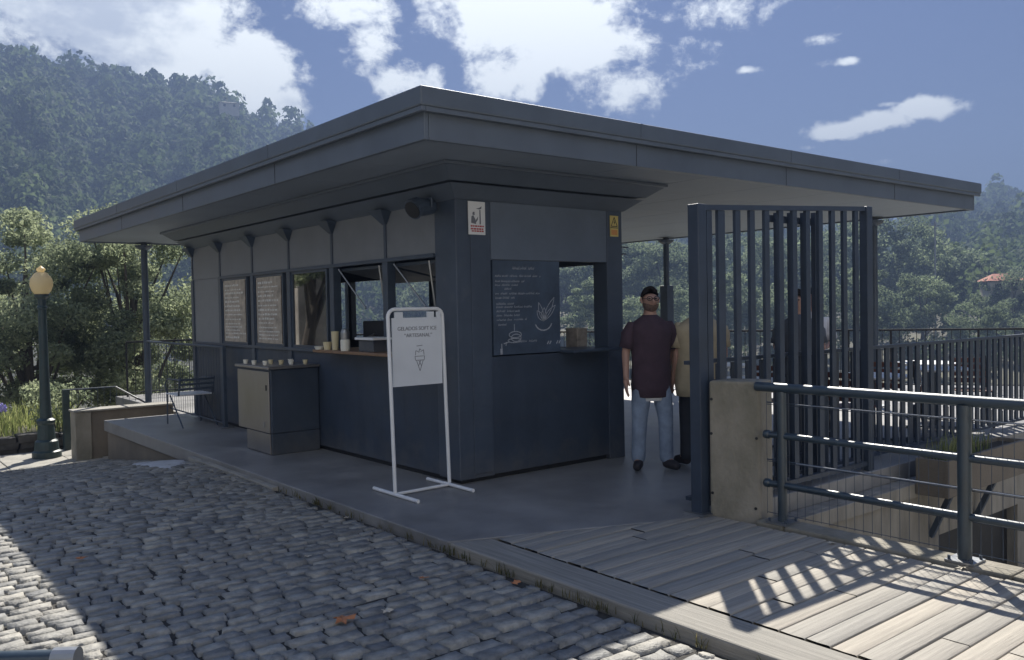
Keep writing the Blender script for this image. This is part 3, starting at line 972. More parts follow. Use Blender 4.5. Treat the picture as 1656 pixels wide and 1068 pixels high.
# ------------------------------------------------------------------ notices on the kiosk
p = thing('warning_poster', 'small white poster with a black figure and red text on the corner pillar', 'poster', (4.66, Y0 - 0.02, 2.27))
MB().box(4.575, 4.765, Y0 - 0.022, Y0 - 0.015, 2.265, 2.565).build('sheet', M['white'], p)
mb = MB()
fy = Y0 - 0.0225
def flat(mb, pts, y=fy, th=0.0012):
    n = len(pts)
    mb.add([(x, y, z) for x, z in pts] + [(x, y - th, z) for x, z in pts], [tuple(range(n - 1, -1, -1)), tuple(range(n, 2 * n))][::1] + [(i, (i + 1) % n, n + (i + 1) % n, n + i) for i in range(n)])
flat(mb, [(4.605, 2.37), (4.66, 2.36), (4.655, 2.40), (4.63, 2.44), (4.61, 2.43)])
flat(mb, [(4.62, 2.445), (4.645, 2.44), (4.645, 2.47), (4.625, 2.47)])
flat(mb, [(4.66, 2.50), (4.70, 2.51), (4.725, 2.525), (4.72, 2.50), (4.70, 2.495)])
flat(mb, [(4.70, 2.36), (4.715, 2.36), (4.712, 2.49), (4.70, 2.49)])
flat(mb, [(4.655, 2.37), (4.68, 2.40), (4.685, 2.43), (4.66, 2.40)])
mb.build('picture', M['ink'], p)
mb = MB()
for z_, a, b in ((2.335, 4.60, 4.74), (2.31, 4.60, 4.745), (2.29, 4.61, 4.73)):
    xx = a
    while xx < b:
        l_ = random.uniform(0.012, 0.03)
        flat(mb, [(xx, z_), (xx + l_, z_), (xx + l_, z_ + 0.014), (xx, z_ + 0.014)])
        xx += l_ + 0.006
mb.build('lettering', M['redink'], p)

p = thing('hazard_sign', 'small yellow electrical hazard sign with a black triangle on the right post', 'sign', (6.44, Y0 - 0.02, 2.3))
MB().box(6.395, 6.515, Y0 - 0.016, Y0 - 0.010, 2.315, 2.53).build('plate', M['yellow'], p)
mb = MB()
fy2 = Y0 - 0.0165
tri = [(6.41, 2.42), (6.50, 2.42), (6.455, 2.515)]
for i in range(3):
    a, b = Vector((tri[i][0], 0, tri[i][1])), Vector((tri[(i + 1) % 3][0], 0, tri[(i + 1) % 3][1]))
    mb.beam((a.x, fy2, a.z), (b.x, fy2, b.z), 0.008, 0.0016, up=(0, 1, 0))
flat(mb, [(6.452, 2.435), (6.47, 2.465), (6.458, 2.465), (6.462, 2.49), (6.444, 2.46), (6.455, 2.46)], fy2)
mb.beam((6.40, fy2, 2.405), (6.51, fy2, 2.405), 0.008, 0.0016, up=(0, 1, 0))
mb.build('symbol', M['black'], p)
MB().box(6.41, 6.50, fy2 - 0.001, fy2 + 0.0005, 2.33, 2.385).build('text_band', M['orange'], p)

for (a, b, lab) in ((11.16, 12.01, 'tan sheet painting the glass reflection, with white handwriting, in the leftmost kiosk window'), (10.01, 10.84, 'greyish tan sheet painting the glass reflection, with a white emblem, in the second kiosk window')):
    p = thing('reflection_sheet', lab, 'menu', (X0, (a + b) / 2, 1.2), 'painted reflection sheets in the windows')
    MB().box(X0 - 0.004, X0 + 0.004, a + 0.035, b - 0.035, 1.20, 2.04).build('sheet', M['kraft_reflection'], p)  # tan sheet paints the glass reflection; the writing goes over it
    mb = MB()
    z_ = 1.96
    while z_ > 1.24:
        y_ = b - 0.09
        e_ = a + random.uniform(0.09, 0.3)
        big = random.random() < 0.3
        while y_ > e_:
            l_ = random.uniform(0.02, 0.07)
            h_ = random.uniform(0.012, 0.02) * (1.5 if big else 1)
            mb.box(X0 - 0.0052, X0 - 0.0042, y_ - l_, y_, z_, z_ + h_)
            y_ -= l_ + random.uniform(0.008, 0.03)
        z_ -= random.uniform(0.04, 0.065)
    mb.build('writing', M['chalkwhite'], p)
p = thing('chalk_menu_board', 'dark chalkboard menu with handwritten lines and a drawn flower', 'menu board', (5.25, Y0 - 0.02, 1.15))
MB().box(4.845, 5.675, Y0 - 0.016, Y0 + 0.02, 1.155, 2.04).build('slate', M['slate'], p, bevel=0.003)
fy3 = Y0 - 0.0175
mb = MB()
def scribble(mb, x0, x1, z, h, y=fy3):
    x = x0
    while x < x1:
        wl = random.uniform(0.04, 0.11)
        e = min(x + wl, x1)
        q = x
        while q < e:
            dx = random.uniform(0.006, 0.012)
            mb.beam((q, y, z + random.uniform(-0.1, 0.1) * h), (q + dx, y, z + h * random.uniform(0.5, 1.0)), 0.0035, 0.0014, up=(0, 1, 0))
            mb.beam((q + dx * 0.4, y, z + h * random.uniform(0, 0.6)), (q + dx, y, z + h * random.uniform(0, 0.5)), 0.0035, 0.0014, up=(0, 1, 0))
            q += dx + 0.004
        x = e + random.uniform(0.015, 0.03)
scribble(mb, 5.08, 5.34, 1.955, 0.03)
for i, (z_, a, b) in enumerate([(1.885, 4.87, 5.42), (1.835, 4.87, 5.22), (1.80, 4.87, 5.15), (1.765, 4.98, 5.06), (1.72, 4.87, 5.40), (1.68, 4.87, 5.1), (1.625, 4.88, 5.08), (1.595, 4.88, 5.30), (1.555, 4.88, 5.16),
                                (1.515, 4.88, 5.15), (1.475, 4.88, 5.24), (1.43, 4.90, 4.99), (1.265, 5.13, 5.38)]):
    scribble(mb, a, b, z_, 0.022)
mb.build('chalk_writing', M['chalk'], p)
mb = MB()
fc = Vector((5.455, fy3, 1.46))
for ang, L, w in ((128, 0.13, 0.055), (108, 0.19, 0.05), (84, 0.13, 0.06), (58, 0.27, 0.055), (44, 0.22, 0.05)):
    a = R(ang)
    d = Vector((math.cos(a), 0, math.sin(a)))
    s = Vector((-d.z, 0, d.x))
    pts = []
    for t in np.linspace(0, 1, 9):
        pts.append(fc + d * L * t + s * w * math.sin(math.pi * t) * 0.5)
    for t in np.linspace(1, 0, 9):
        pts.append(fc + d * L * t - s * w * math.sin(math.pi * t) * 0.5)
    for q in range(len(pts) - 1):
        if (pts[q] - pts[q + 1]).length > 1e-4:
            mb.beam(pts[q], pts[q + 1], 0.006, 0.0014, up=(0, 1, 0))
for t in range(8):
    a0, a1 = R(200 + t * 18), R(200 + (t + 1) * 18)
    mb.beam(fc + Vector((0.11 * math.cos(a0), 0, 0.09 * math.sin(a0))), fc + Vector((0.11 * math.cos(a1), 0, 0.09 * math.sin(a1))), 0.012, 0.0014, up=(0, 1, 0))
for (cx_, cz_, rx_, rz_) in ((5.10, 1.34, 0.075, 0.03), (5.11, 1.31, 0.06, 0.035), (5.09, 1.285, 0.08, 0.02)):
    pp = [Vector((cx_ + rx_ * math.cos(R(t)), fy3, cz_ + rz_ * math.sin(R(t)))) for t in range(0, 361, 24)]
    for q in range(len(pp) - 1):
        mb.beam(pp[q], pp[q + 1], 0.008, 0.0014, up=(0, 1, 0))
mb.beam((5.09, fy3, 1.37), (5.09, fy3, 1.44), 0.006, 0.0014, up=(0, 1, 0))
mb.beam((4.96, fy3, 1.26), (5.03, fy3, 1.275), 0.01, 0.0014, up=(0, 1, 0))
mb.beam((4.985, fy3, 1.24), (4.99, fy3, 1.275), 0.008, 0.0014, up=(0, 1, 0))
mb.beam((4.93, fy3, 1.16), (4.93, fy3, 1.215), 0.024, 0.0014, up=(0, 1, 0))
mb.beam((4.935, fy3, 1.215), (4.935, fy3, 1.26), 0.008, 0.0014, up=(0, 1, 0))
for q in (5.50, 5.53, 5.62, 5.65):
    mb.beam((q, fy3, 1.235), (q + 0.02, fy3, 1.265), 0.012, 0.0014, up=(0, 1, 0))
mb.build('chalk_drawing', M['chalk'], p)

p = thing('floodlight', 'round dark floodlight on a bracket under the cornice', 'lamp', (4.30, 6.60, 2.50))
mb = MB()
mb.tube([(4.40, 6.60, 2.54), (4.22, 6.56, 2.52), (4.17, 6.55, 2.49)], [0.075, 0.09, 0.095], 18)
mb.build('housing', M['steel'], p, bevel=0.004)
MB().tube([(4.168, 6.549, 2.489), (4.163, 6.548, 2.486)], 0.08, 18).build('lens', M['black'], p)
mb = MB()
mb.beam((4.44, 6.60, 2.58), (4.33, 6.60, 2.60), 0.03, 0.012)
mb.tube([(4.33, 6.48, 2.60), (4.33, 6.72, 2.60)], 0.01, 8)
mb.tube([(4.33, 6.48, 2.60), (4.33, 6.48, 2.52)], 0.01, 8)
mb.tube([(4.33, 6.72, 2.60), (4.33, 6.72, 2.52)], 0.01, 8)
mb.build('bracket', M['steel'], p)

# ------------------------------------------------------------------ free standing sign
s = thing('sign_stand', 'white tubular stand holding a white ice cream board, before the counter', 'sign stand', (4.06, 6.31, 0))
PA, PB = Vector((3.775, 6.30, 0)), Vector((4.352, 6.32, 0))
mb = MB()
lean = Vector((-0.0, 0.06, 0))
zt = 1.60
pts = [PA + Vector((0, 0, 0.02))]
pts += [PA + lean * 0.95 + Vector((0, 0, zt - 0.08))]
for t in range(0, 91, 18):
    pts.append(PA + lean + Vector((0.07 - 0.07 * math.cos(R(t)), 0, zt - 0.07 + 0.07 * math.sin(R(t)))))
for t in range(90, -1, -18):
    pts.append(PB + lean + Vector((-0.07 + 0.07 * math.cos(R(t)), 0, zt - 0.07 + 0.07 * math.sin(R(t)))))
pts += [PB + Vector((0, 0, 0.02))]
mb.tube(pts, 0.0165, 12)
mb.build('frame', M['white'], s, smooth=True)
for P in (PA, PB):
    MB().tube([P + Vector((0.0, -0.36, 0.018)), P + Vector((0, 0.36, 0.018))], 0.0165, 12).build('foot', M['white'], s, smooth=True)
MB().tube([PA + Vector((0, 0.0, 0.02)), PB + Vector((0, 0.0, 0.02))], 0.014, 12).build('cross_bar', M['white'], s, smooth=True)
bx0, bx1, by = 3.815, 4.327, 6.365
MB().box(bx0, bx1, by - 0.004, by + 0.004, 0.93, 1.525).build('board', M['board'], s)
mb = MB()
mb.box(bx0 + 0.03, bx0 + 0.11, by - 0.008, by + 0.008, 1.515, 1.575)
mb.box(bx1 - 0.15, bx1 - 0.08, by - 0.008, by + 0.008, 1.515, 1.575)
mb.box(bx1 - 0.05, bx1 - 0.01, by - 0.008, by + 0.008, 1.515, 1.575)
mb.build('clip', M['board'], s)
yb = by - 0.0055
text_mesh('lettering', 'GELADOS SOFT ICE', 0.046, M['ink'], frame_y((bx0 + bx1) / 2, yb, 1.415), s)
text_mesh('lettering', '\u201cARTESANAL\u201d', 0.046, M['ink'], frame_y((bx0 + bx1) / 2 + 0.01, yb, 1.355), s)
mb = MB()
cxm = (bx0 + bx1) / 2 + 0.02
def stroke(a, b, w=0.005):
    mb.beam((a[0], yb, a[1]), (b[0], yb, b[1]), w, 0.0014, up=(0, 1, 0))
for a, b in (((-0.05, 1.185), (0.05, 1.185)), ((-0.05, 1.185), (-0.045, 1.15)), ((0.05, 1.185), (0.045, 1.15)), ((-0.045, 1.15), (0.045, 1.15)), ((-0.035, 1.15), (0.0, 1.055)), ((0.035, 1.15), (0.0, 1.055)), ((-0.012, 1.15), (0.015, 1.10)), ((0.012, 1.15), (-0.015, 1.10)),
             ((-0.045, 1.195), (-0.04, 1.235)), ((-0.04, 1.235), (-0.015, 1.225)), ((0.045, 1.195), (0.04, 1.24)), ((0.04, 1.24), (0.01, 1.225)), ((-0.01, 1.215), (0.0, 1.25)), ((0.0, 1.25), (0.015, 1.24)), ((-0.03, 1.275), (0.03, 1.28))):
    stroke((cxm + a[0], a[1]), (cxm + b[0], b[1]))
mb.build('cone_drawing', M['ink'], s)

# ------------------------------------------------------------------ drinks cooler and counter clutter
c = thing('drinks_cooler', 'dark bar cooler with a stainless steel side and a stepped foot', 'cooler', (4.1, 9.5, 0))
MB().box(3.86, 4.44, 9.05, 9.98, 0.24, 0.955).build('body', M['lower'], c, bevel=0.01)
MB().box(3.862, 4.44, 9.052, 9.74, 0.0, 0.238).build('foot', M['lower'], c, bevel=0.008)
MB().box(3.845, 3.859, 9.075, 9.975, 0.245, 0.93).build('side_panel', M['inox'], c, bevel=0.004)
MB().box(3.847, 3.861, 9.075, 9.735, 0.012, 0.236).build('foot_panel', M['inox'], c, bevel=0.003)
MB().box(3.82, 4.445, 9.02, 10.0, 0.957, 0.99).build('top', M['inox'], c, bevel=0.008)
mb = MB()
mb.box(3.838, 3.846, 9.13, 9.15, 0.72, 0.78)
mb.build('handle', M['black'], c)
MB().box(3.836, 3.846, 9.20, 9.24, 0.30, 0.36).build('latch', M['galv'], c)

def cup(name, x, y, z, r, h, m, label, cat, group=None, prof=None):
    mb = MB()
    mb.lathe((x, y, z), prof or [(r * 0.75, 0), (r, h * 0.95), (r * 1.03, h), (r * 0.9, h * 0.99)], 14)
    o = mb.build(name, m, smooth=False)
    return tag(o, label, cat, group)
spots = [(3.90, 9.85, 'white'), (3.90, 9.60, 'white'), (3.95, 9.40, 'white'), (4.08, 9.55, 'cream'), (4.12, 9.35, 'cream'), (4.20, 9.25, 'white'), (4.28, 9.45, 'white'), (4.34, 9.18, 'cream')]
for x, y, mm in spots:
    cup('glass_cup', x, y, 0.99, 0.03, 0.05, M['ceramic'] if mm == 'white' else M['cream'],
        'small white cup on top of the steel cooler' if mm == 'white' else 'small yellowish cup on top of the steel cooler', 'cup', 'small white cups on the cooler' if mm == 'white' else 'small yellow cups on the cooler')
tray = MB()
tray.box(3.86, 4.20, 9.62, 9.95, 0.99, 1.0)
tray.box(3.86, 4.20, 9.62, 9.63, 1.0, 1.02)
tray.box(3.86, 3.87, 9.63, 9.95, 1.0, 1.02)
CZ = 1.176
cup('paper_cup_stack', 4.28, 8.31, CZ, 0.042, 0.20, M['cream'], 'tall cream cup stack at the left end of the counter', 'cup')
cup('paper_cup', 4.33, 8.20, CZ, 0.035, 0.17, M['teal'], 'pale blue cup between the cream stack and the jar', 'cup')
j = thing('jar', 'white jar with a dark glass dome on the wooden counter', 'jar', (4.25, 8.03, CZ))
MB().lathe((4.25, 8.03, CZ), [(0.046, 0), (0.05, 0.02), (0.05, 0.11), (0.045, 0.12)], 16).build('body', M['ceramic'], j)
MB().lathe((4.25, 8.03, CZ), [(0.045, 0.121), (0.047, 0.19), (0.035, 0.225), (0.01, 0.235)], 16).build('dome', M['galv'], j)
cup('bowl', 4.27, 8.47, CZ, 0.05, 0.085, M['cream'], 'low cream bowl nearest the windows on the counter', 'bowl')
cup('bowl', 4.25, 8.62, CZ, 0.06, 0.035, M['ceramic'], 'flat white dish at the end of the wooden counter', 'bowl')
t = thing('serving_tray', 'white tray raised on a dark box on the counter', 'tray', (4.3, 7.62, CZ))
MB().box(4.28, 4.46, 7.50, 7.80, CZ, CZ + 0.115).build('box', M['lower'], t, bevel=0.004)
MB().box(4.25, 4.50, 7.45, 7.83, CZ + 0.12, CZ + 0.145).build('tray', M['white'], t, bevel=0.004)
m_ = thing('coffee_machine', 'black coffee machine behind the counter in the serving opening', 'coffee machine', (4.75, 8.1, CZ))
MB().box(4.72, 5.12, 7.90, 8.50, CZ, CZ + 0.30).build('body', M['black'], m_, bevel=0.012)
MB().box(4.76, 5.05, 7.62, 7.885, CZ, CZ + 0.25).build('grinder_housing', M['black'], m_, bevel=0.012)
MB().tube([(4.70, 8.2, CZ + 0.16), (4.60, 8.2, CZ + 0.12)], 0.012, 8).build('handle', M['galv'], m_)
for i, (yy2, mm, hh, lab) in enumerate([(7.14, 'redink', 0.28, 'red topped bottle behind the white ice cream sign'), (7.06, 'ceramic', 0.30, 'white bottle behind the white ice cream sign'), (6.98, 'black', 0.31, 'black bottle behind the white ice cream sign'), (6.88, 'orange', 0.33, 'orange bottle behind the white ice cream sign'), (7.24, 'black', 0.24, 'short black bottle beside the red topped bottle')]):
    b = cup('bottle', 4.50, yy2, CZ, 0.035, hh, M[mm], lab, 'bottle', None, [(0.034, 0), (0.036, 0.02), (0.036, hh * 0.6), (0.014, hh * 0.78), (0.013, hh), (0.001, hh)])
cm = thing('cardboard_box', 'brown cardboard box standing in the right opening', 'box', (6.1, 6.9, 1.14))
MB().box(6.33, 6.48, 6.72, 6.90, 1.137, 1.36).build('carton', M['kraft_reflection'], cm, bevel=0.004)
MB().box(6.395, 6.415, 6.719, 6.901, 1.359, 1.3625).build('tape', M['cream'], cm)

# ------------------------------------------------------------------ chair, rail and left end of the platform
ch = thing('metal_armchair', 'grey metal armchair with curved tube arms and slatted back, on the platform', 'chair', (4.12, 12.55, 0))
sx0, sx1, sy0, sy1 = 3.86, 4.38, 12.28, 12.80
MB().box(sx0, sx1, sy0, sy1, 0.435, 0.45).build('seat', M['white'], ch, bevel=0.01)
for xv in (sx0 + 0.02, sx1 - 0.02):
    MB().tube([(xv, sy1 - 0.02, 0.44), (xv, sy1, 0.0)], 0.011, 8).build('leg', M['steel'], ch)
    MB().tube([(xv, sy1 - 0.15, 0.42), (xv, sy0 - 0.16, 0.0)], 0.011, 8).build('leg', M['steel'], ch)
    pts = [(xv, sy1 - 0.04, 0.45), (xv, sy1 + 0.03, 0.50), (xv, sy1 + 0.05, 0.57), (xv, sy1 + 0.01, 0.63), (xv, sy1 - 0.08, 0.655), (xv, sy0 + 0.1, 0.665), (xv, sy0 - 0.06, 0.66)]
    MB().tube(pts, 0.011, 8).build('armrest', M['steel'], ch, smooth=True)
mb = MB()
for q in range(3):
    z_ = 0.52 + q * 0.065
    mb.box(sx0 + 0.02, sx1 - 0.02, sy0 - 0.07 - q * 0.012, sy0 - 0.055 - q * 0.012, z_, z_ + 0.03)
mb.tube([(sx0 + 0.02, sy0 - 0.0, 0.44), (sx0 + 0.02, sy0 - 0.09, 0.70)], 0.012, 8)
mb.tube([(sx1 - 0.02, sy0 - 0.0, 0.44), (sx1 - 0.02, sy0 - 0.09, 0.70)], 0.012, 8)
mb.build('backrest', M['steel'], ch)

lr = thing('side_railing', 'thin dark railing with fine wire infill between the roof post and kiosk bays', 'railing', (4.35, 13.6, 0))
MB().tube([(4.43, 15.66, 1.12), (4.33, 11.72, 1.12)], 0.018, 10).build('top_rail', M['steel'], lr)
mb = MB()
for t in np.linspace(0.02, 0.98, 34):
    x_, y_ = 4.43 - 0.10 * t, 15.66 - 3.94 * t
    mb.tube([(x_, y_, 0.06), (x_, y_, 1.11)], 0.003, 4)
mb.build('wire_infill', M['steel'], lr)
MB().tube([(4.43, 15.66, 0.06), (4.33, 11.72, 0.06)], 0.012, 8).build('bottom_rail', M['steel'], lr)
MB().box(4.305, 4.355, 11.695, 11.745, 0, 1.13).build('post', M['steel'], lr, bevel=0.004)
MB().box(4.25, 4.41, 11.64, 11.80, 0.0, 0.012).build('foot_plate', M['galv'], lr)

bw = thing('stair_wall', 'low brown rendered wall beside the steps at the platform end', 'wall', (3.8, 14.9, -0.7))
MB().box(3.20, 4.44, 14.32, 14.62, -1.3, 0.115).build('wall_body', M['brownconc'], bw, bevel=0.01)
MB().box(2.95, 4.44, 14.27, 14.64, 0.117, 0.145).build('coping', M['conc'], bw, bevel=0.006)
MB().box(2.97, 3.197, 14.29, 14.62, -1.3, 0.115).build('end_pier', M['mossconc'], bw, bevel=0.01)
mb = MB()
for i in range(3):
    mb.box(3.34 + i * 0.34, 3.34 + (i + 1) * 0.34, 13.985, 14.315, -1.3, -0.60 + i * 0.15)
tag(mb.build('steps', M['conc'], bevel=0.008), 'light concrete steps between the platform and the brown wall', 'steps')
mb = MB()
mb.box(4.46, 6.0, 15.0, 17.5, -1.0, -0.02)
hr = thing('stair_handrail', 'dark tubular handrail that slopes down beside the steps', 'handrail', (3.1, 15.6, -0.4))
MB().box(3.06, 3.16, 15.55, 15.65, -0.7, 0.38).build('post', M['lampgreen'], hr, bevel=0.005)
MB().tube([(3.11, 15.6, 0.37), (3.88, 15.6, 0.37)], 0.014, 10).build('rail', M['steel'], hr)
MB().tube([(3.88, 15.6, 0.37), (4.36, 15.6, 0.06)], 0.016, 10).build('sloping_rail', M['galv'], hr)
mb = MB()
for q in np.linspace(3.2, 4.3, 12):
    mb.tube([(q, 15.6, 0.1), (q, 15.6, 0.365 if q < 3.88 else 0.365 - (q - 3.88) * 0.64)], 0.004, 5)
mb.build('wire_infill', M['steel'], hr)

# dry stone wall behind the pavement
w = MB()
for row in range(4):
    x = -7.0
    while x < 3.05:
        L = random.uniform(0.16, 0.42)
        h = 0.11
        z0 = -0.78 + row * 0.105
        y0 = 15.82 + random.uniform(-0.04, 0.03)
        c8 = [(x + 0.01, y0), (x + L - 0.01, y0), (x + L - 0.01, y0 + 0.3), (x + 0.01, y0 + 0.3)]
        jz = random.uniform(-0.02, 0.03)
        vs = [(a + random.uniform(-.02, .02), b + random.uniform(-.02, .02), z0 + random.uniform(-.01, .01)) for a, b in c8] + [(a + random.uniform(-.03, .03), b + random.uniform(-.02, .02), z0 + h + jz) for a, b in c8]
        w.add(vs, [(3, 2, 1, 0), (4, 5, 6, 7), (0, 1, 5, 4), (1, 2, 6, 5), (2, 3, 7, 6), (3, 0, 4, 7)])
        x += L
tag(w.build('dry_stone_wall', M['drystone'], bevel=0.02), 'low dark dry stone wall behind the lamp post', 'wall')

# ------------------------------------------------------------------ lamp post
L = thing('street_lamp', 'green cast iron lamp post with a yellow globe and acorn finial', 'street lamp', (2.70, 15.0, -0.615))
LX, LY = 2.70, 15.0
MB().lathe((LX, LY, 0), [(0.21, -0.62), (0.21, -0.52), (0.18, -0.50), (0.165, -0.36), (0.13, -0.33), (0.115, -0.10), (0.135, -0.07), (0.135, -0.03), (0.095, 0.0)], 20).build('base', M['lampgreen'], L)
MB().lathe((LX, LY, 0), [(0.085, 0.0), (0.072, 0.6), (0.06, 1.60), (0.058, 1.70), (0.075, 1.71), (0.075, 1.74), (0.058, 1.76), (0.062, 1.86), (0.10, 1.90), (0.105, 1.94)], 18).build('column', M['lampgreen'], L, smooth=False)
MB().lathe((LX, LY, 0), [(0.10, 1.942), (0.135, 1.99), (0.16, 2.06), (0.165, 2.11), (0.155, 2.17), (0.125, 2.225), (0.115, 2.23), (0.095, 2.26), (0.06, 2.285)], 24).build('globe', M['globe'], L, smooth=True)
MB().lathe((LX, LY, 0), [(0.045, 2.286), (0.05, 2.30), (0.07, 2.315), (0.055, 2.345), (0.02, 2.365), (0.004, 2.385)], 18).build('finial', M['globe'], L, smooth=True)

# ------------------------------------------------------------------ gate screen, low bar fence, concrete block, tube railing
GY = 4.16
sc = thing('bar_gate', 'tall dark gate screen of vertical steel bars beside the concrete block', 'gate', (6.4, GY, 0))
def top_z(x):
    return 2.345 + (x - 5.15) * 0.053
MB().box(5.135, 5.235, GY - 0.045, GY + 0.055, 0, 2.352).build('gate_post', M['gate'], sc, bevel=0.006)
MB().box(5.09, 5.27, GY - 0.10, GY + 0.10, 0.0, 0.014).build('base_plate', M['galv'], sc)
MB().box(7.60, 7.70, GY - 0.04, GY + 0.04, 0, top_z(7.65)).build('gate_post', M['gate'], sc, bevel=0.006)
mb = MB()
mb.beam((5.246, GY, top_z(5.25) - 0.02), (7.60, GY, top_z(7.6) - 0.02), 0.05, 0.04)
mb.build('top_rail', M['gate'], sc)
mb = MB()
mb.beam((5.246, GY, 0.07), (7.60, GY, 0.07), 0.05, 0.04)
mb.build('bottom_rail', M['gate'], sc)
for i, xv in enumerate([5.31, 5.46, 5.67, 5.86, 6.06, 6.26, 6.46, 6.66, 6.86, 7.06, 7.26, 7.46]):
    MB().box(xv - (0.032 if i != 1 else 0.042), xv + (0.032 if i != 1 else 0.042), GY - 0.014, GY + 0.014, 0.091, top_z(xv) - 0.041).build('bar', M['gate'], sc)
mb = MB()
for xv in (6.36, 6.56, 6.76, 6.93):
    mb.box(xv - 0.03, xv + 0.03, GY + 0.07, GY + 0.11, 0.05, top_z(xv) - 0.05)
mb.box(6.25, 7.0, GY + 0.112, GY + 0.14, 2.28, 2.34)
mb.box(6.25, 7.0, GY + 0.112, GY + 0.14, 0.2, 0.26)
mb.build('second_leaf', M['gate'], sc)

fz = thing('terrace_fence', 'long dark fence of close vertical flat bars along the terrace edge', 'fence', (9.0, GY + 0.2, 0))
FY = GY + 0.22
MB().beam((5.30, FY, 1.135), (15.2, FY, 1.115), 0.05, 0.03).build('top_rail', M['gate'], fz)
MB().beam((5.30, FY, 0.06), (15.2, FY, 0.06), 0.05, 0.03).build('bottom_rail', M['gate'], fz)
nb = 0
xv = 7.80
while xv < 15.1:
    MB().box(xv - 0.041, xv + 0.041, FY - 0.010, FY + 0.010, 0.076, 1.11).build('bar', M['gate'], fz)
    xv += 0.162
xv = 5.5
while xv < 7.7:
    MB().box(xv - 0.03, xv + 0.03, FY - 0.006, FY + 0.006, 0.076, 1.11).build('bar', M['gate'], fz)
    xv += 0.20

cb = thing('concrete_block', 'weathered grey brown concrete pier at the end of the tube railing', 'pier', (5.28, 3.93, 0))
mb = MB()
mb.prism([(5.195, 4.085), (5.345, 3.735), (5.60, 3.80), (5.45, 4.09)], -0.3, 1.02)
mb.build('pier_body', M['mossconc'], cb, bevel=0.02)
mb = MB()
for (u_, z_) in ((0.06, 0.88), (0.06, 0.17), (0.93, 0.6), (0.05, 0.62), (0.9, 0.08)):
    x_, y_ = 5.195 + 0.15 * u_, 4.085 - 0.35 * u_
    MB().tube([(x_ - 0.006, y_ - 0.003, z_), (x_ + 0.01, y_ + 0.005, z_)], 0.011, 8).build('bolt_hole', M['black'], cb)

tr = thing('tube_railing', 'dark gloss tube railing with welded wire mesh beside the deck', 'railing', (5.34, 2.0, 0))
RXX = 5.34
MB().tube([(RXX, 3.76, 0.985), (RXX, -3.5, 0.985)], 0.034, 18).build('top_rail', M['rail'], tr, smooth=True)
for z_, r_ in ((0.64, 0.023), (0.285, 0.023)):
    MB().tube([(RXX + 0.0, 3.66, z_), (RXX, 3.64, z_), (RXX, -3.5, z_)], r_, 14).build('mid_rail', M['rail'], tr, smooth=True)
    MB().lathe((0, 0, 0), [(0.001, -0.02), (0.03, -0.015), (0.034, 0), (0.03, 0.015), (0.001, 0.02)], 10)
    mb = MB()
    mb.tube([(RXX, 3.70, z_), (RXX, 3.69, z_), (RXX, 3.655, z_), (RXX, 3.645, z_)], [0.018, 0.032, 0.032, 0.018], 12)
    mb.build('end_cap', M['rail'], tr, smooth=True)
for yv in (3.55, 2.29, 1.03, -0.23, -1.49):
    pst = MB().tube([(RXX, yv, 0.02), (RXX, yv, 0.96)], 0.04 if yv < 3 else 0.034, 16).build('post', M['rail'], tr, smooth=True)
    MB().box(RXX - 0.085, RXX + 0.085, yv - 0.085, yv + 0.085, 0.012, 0.026).build('base_plate', M['galv'], pst)
    mb = MB()
    for a, b in ((-1, -1), (1, -1), (1, 1), (-1, 1)):
        mb.tube([(RXX + a * 0.065, yv + b * 0.065, 0.026), (RXX + a * 0.065, yv + b * 0.065, 0.05)], 0.01, 6)
    mb.build('bolt', M['steel'], pst)
mb = MB()
yv = 3.70
while yv > -3.5:
    mb.tube([(RXX + 0.035, yv, 0.05), (RXX + 0.035, yv, 0.94)], 0.0022, 4)
    yv -= 0.062
for z_ in (0.87, 0.855, 0.45, 0.437, 0.06, 0.25, 0.66):
    mb.tube([(RXX + 0.039, 3.70, z_), (RXX + 0.039, -3.5, z_)], 0.0026 if z_ not in (0.87, 0.45) else 0.005, 5)
mb.build('wire_mesh', M['steel'], tr)
for z_ in (0.87, 0.45):
    MB().tube([(RXX + 0.02, 3.45, z_), (RXX + 0.02, -3.5, z_)], 0.0045, 6).build('rod', M['galv'], tr)

# planter box at the terrace edge with grassy plants
pl = thing('planter_box', 'dark brown planter box with grassy plants fixed to the terrace edge', 'planter', (9.0, 3.8, -0.1))
mb = MB()
mb.box(8.10, 9.95, 3.62, 3.66, -0.26, 0.09)
mb.box(8.10, 9.95, 3.90, 3.925, -0.26, 0.09)
mb.box(8.10, 8.14, 3.661, 3.899, -0.26, 0.09)
mb.box(9.91, 9.95, 3.661, 3.899, -0.26, 0.09)
mb.box(8.14, 9.91, 3.661, 3.899, -0.26, -0.22)
mb.build('trough', M['brownconc'], pl, bevel=0.004)
MB().box(8.141, 9.909, 3.662, 3.898, -0.05, 0.05).build('soil', M['soil'], pl)
for q in (8.5, 9.5):
    MB().beam((q, 3.76, -0.27), (q, 3.97, -0.75), 0.05, 0.05).build('brace', M['steel'], pl)

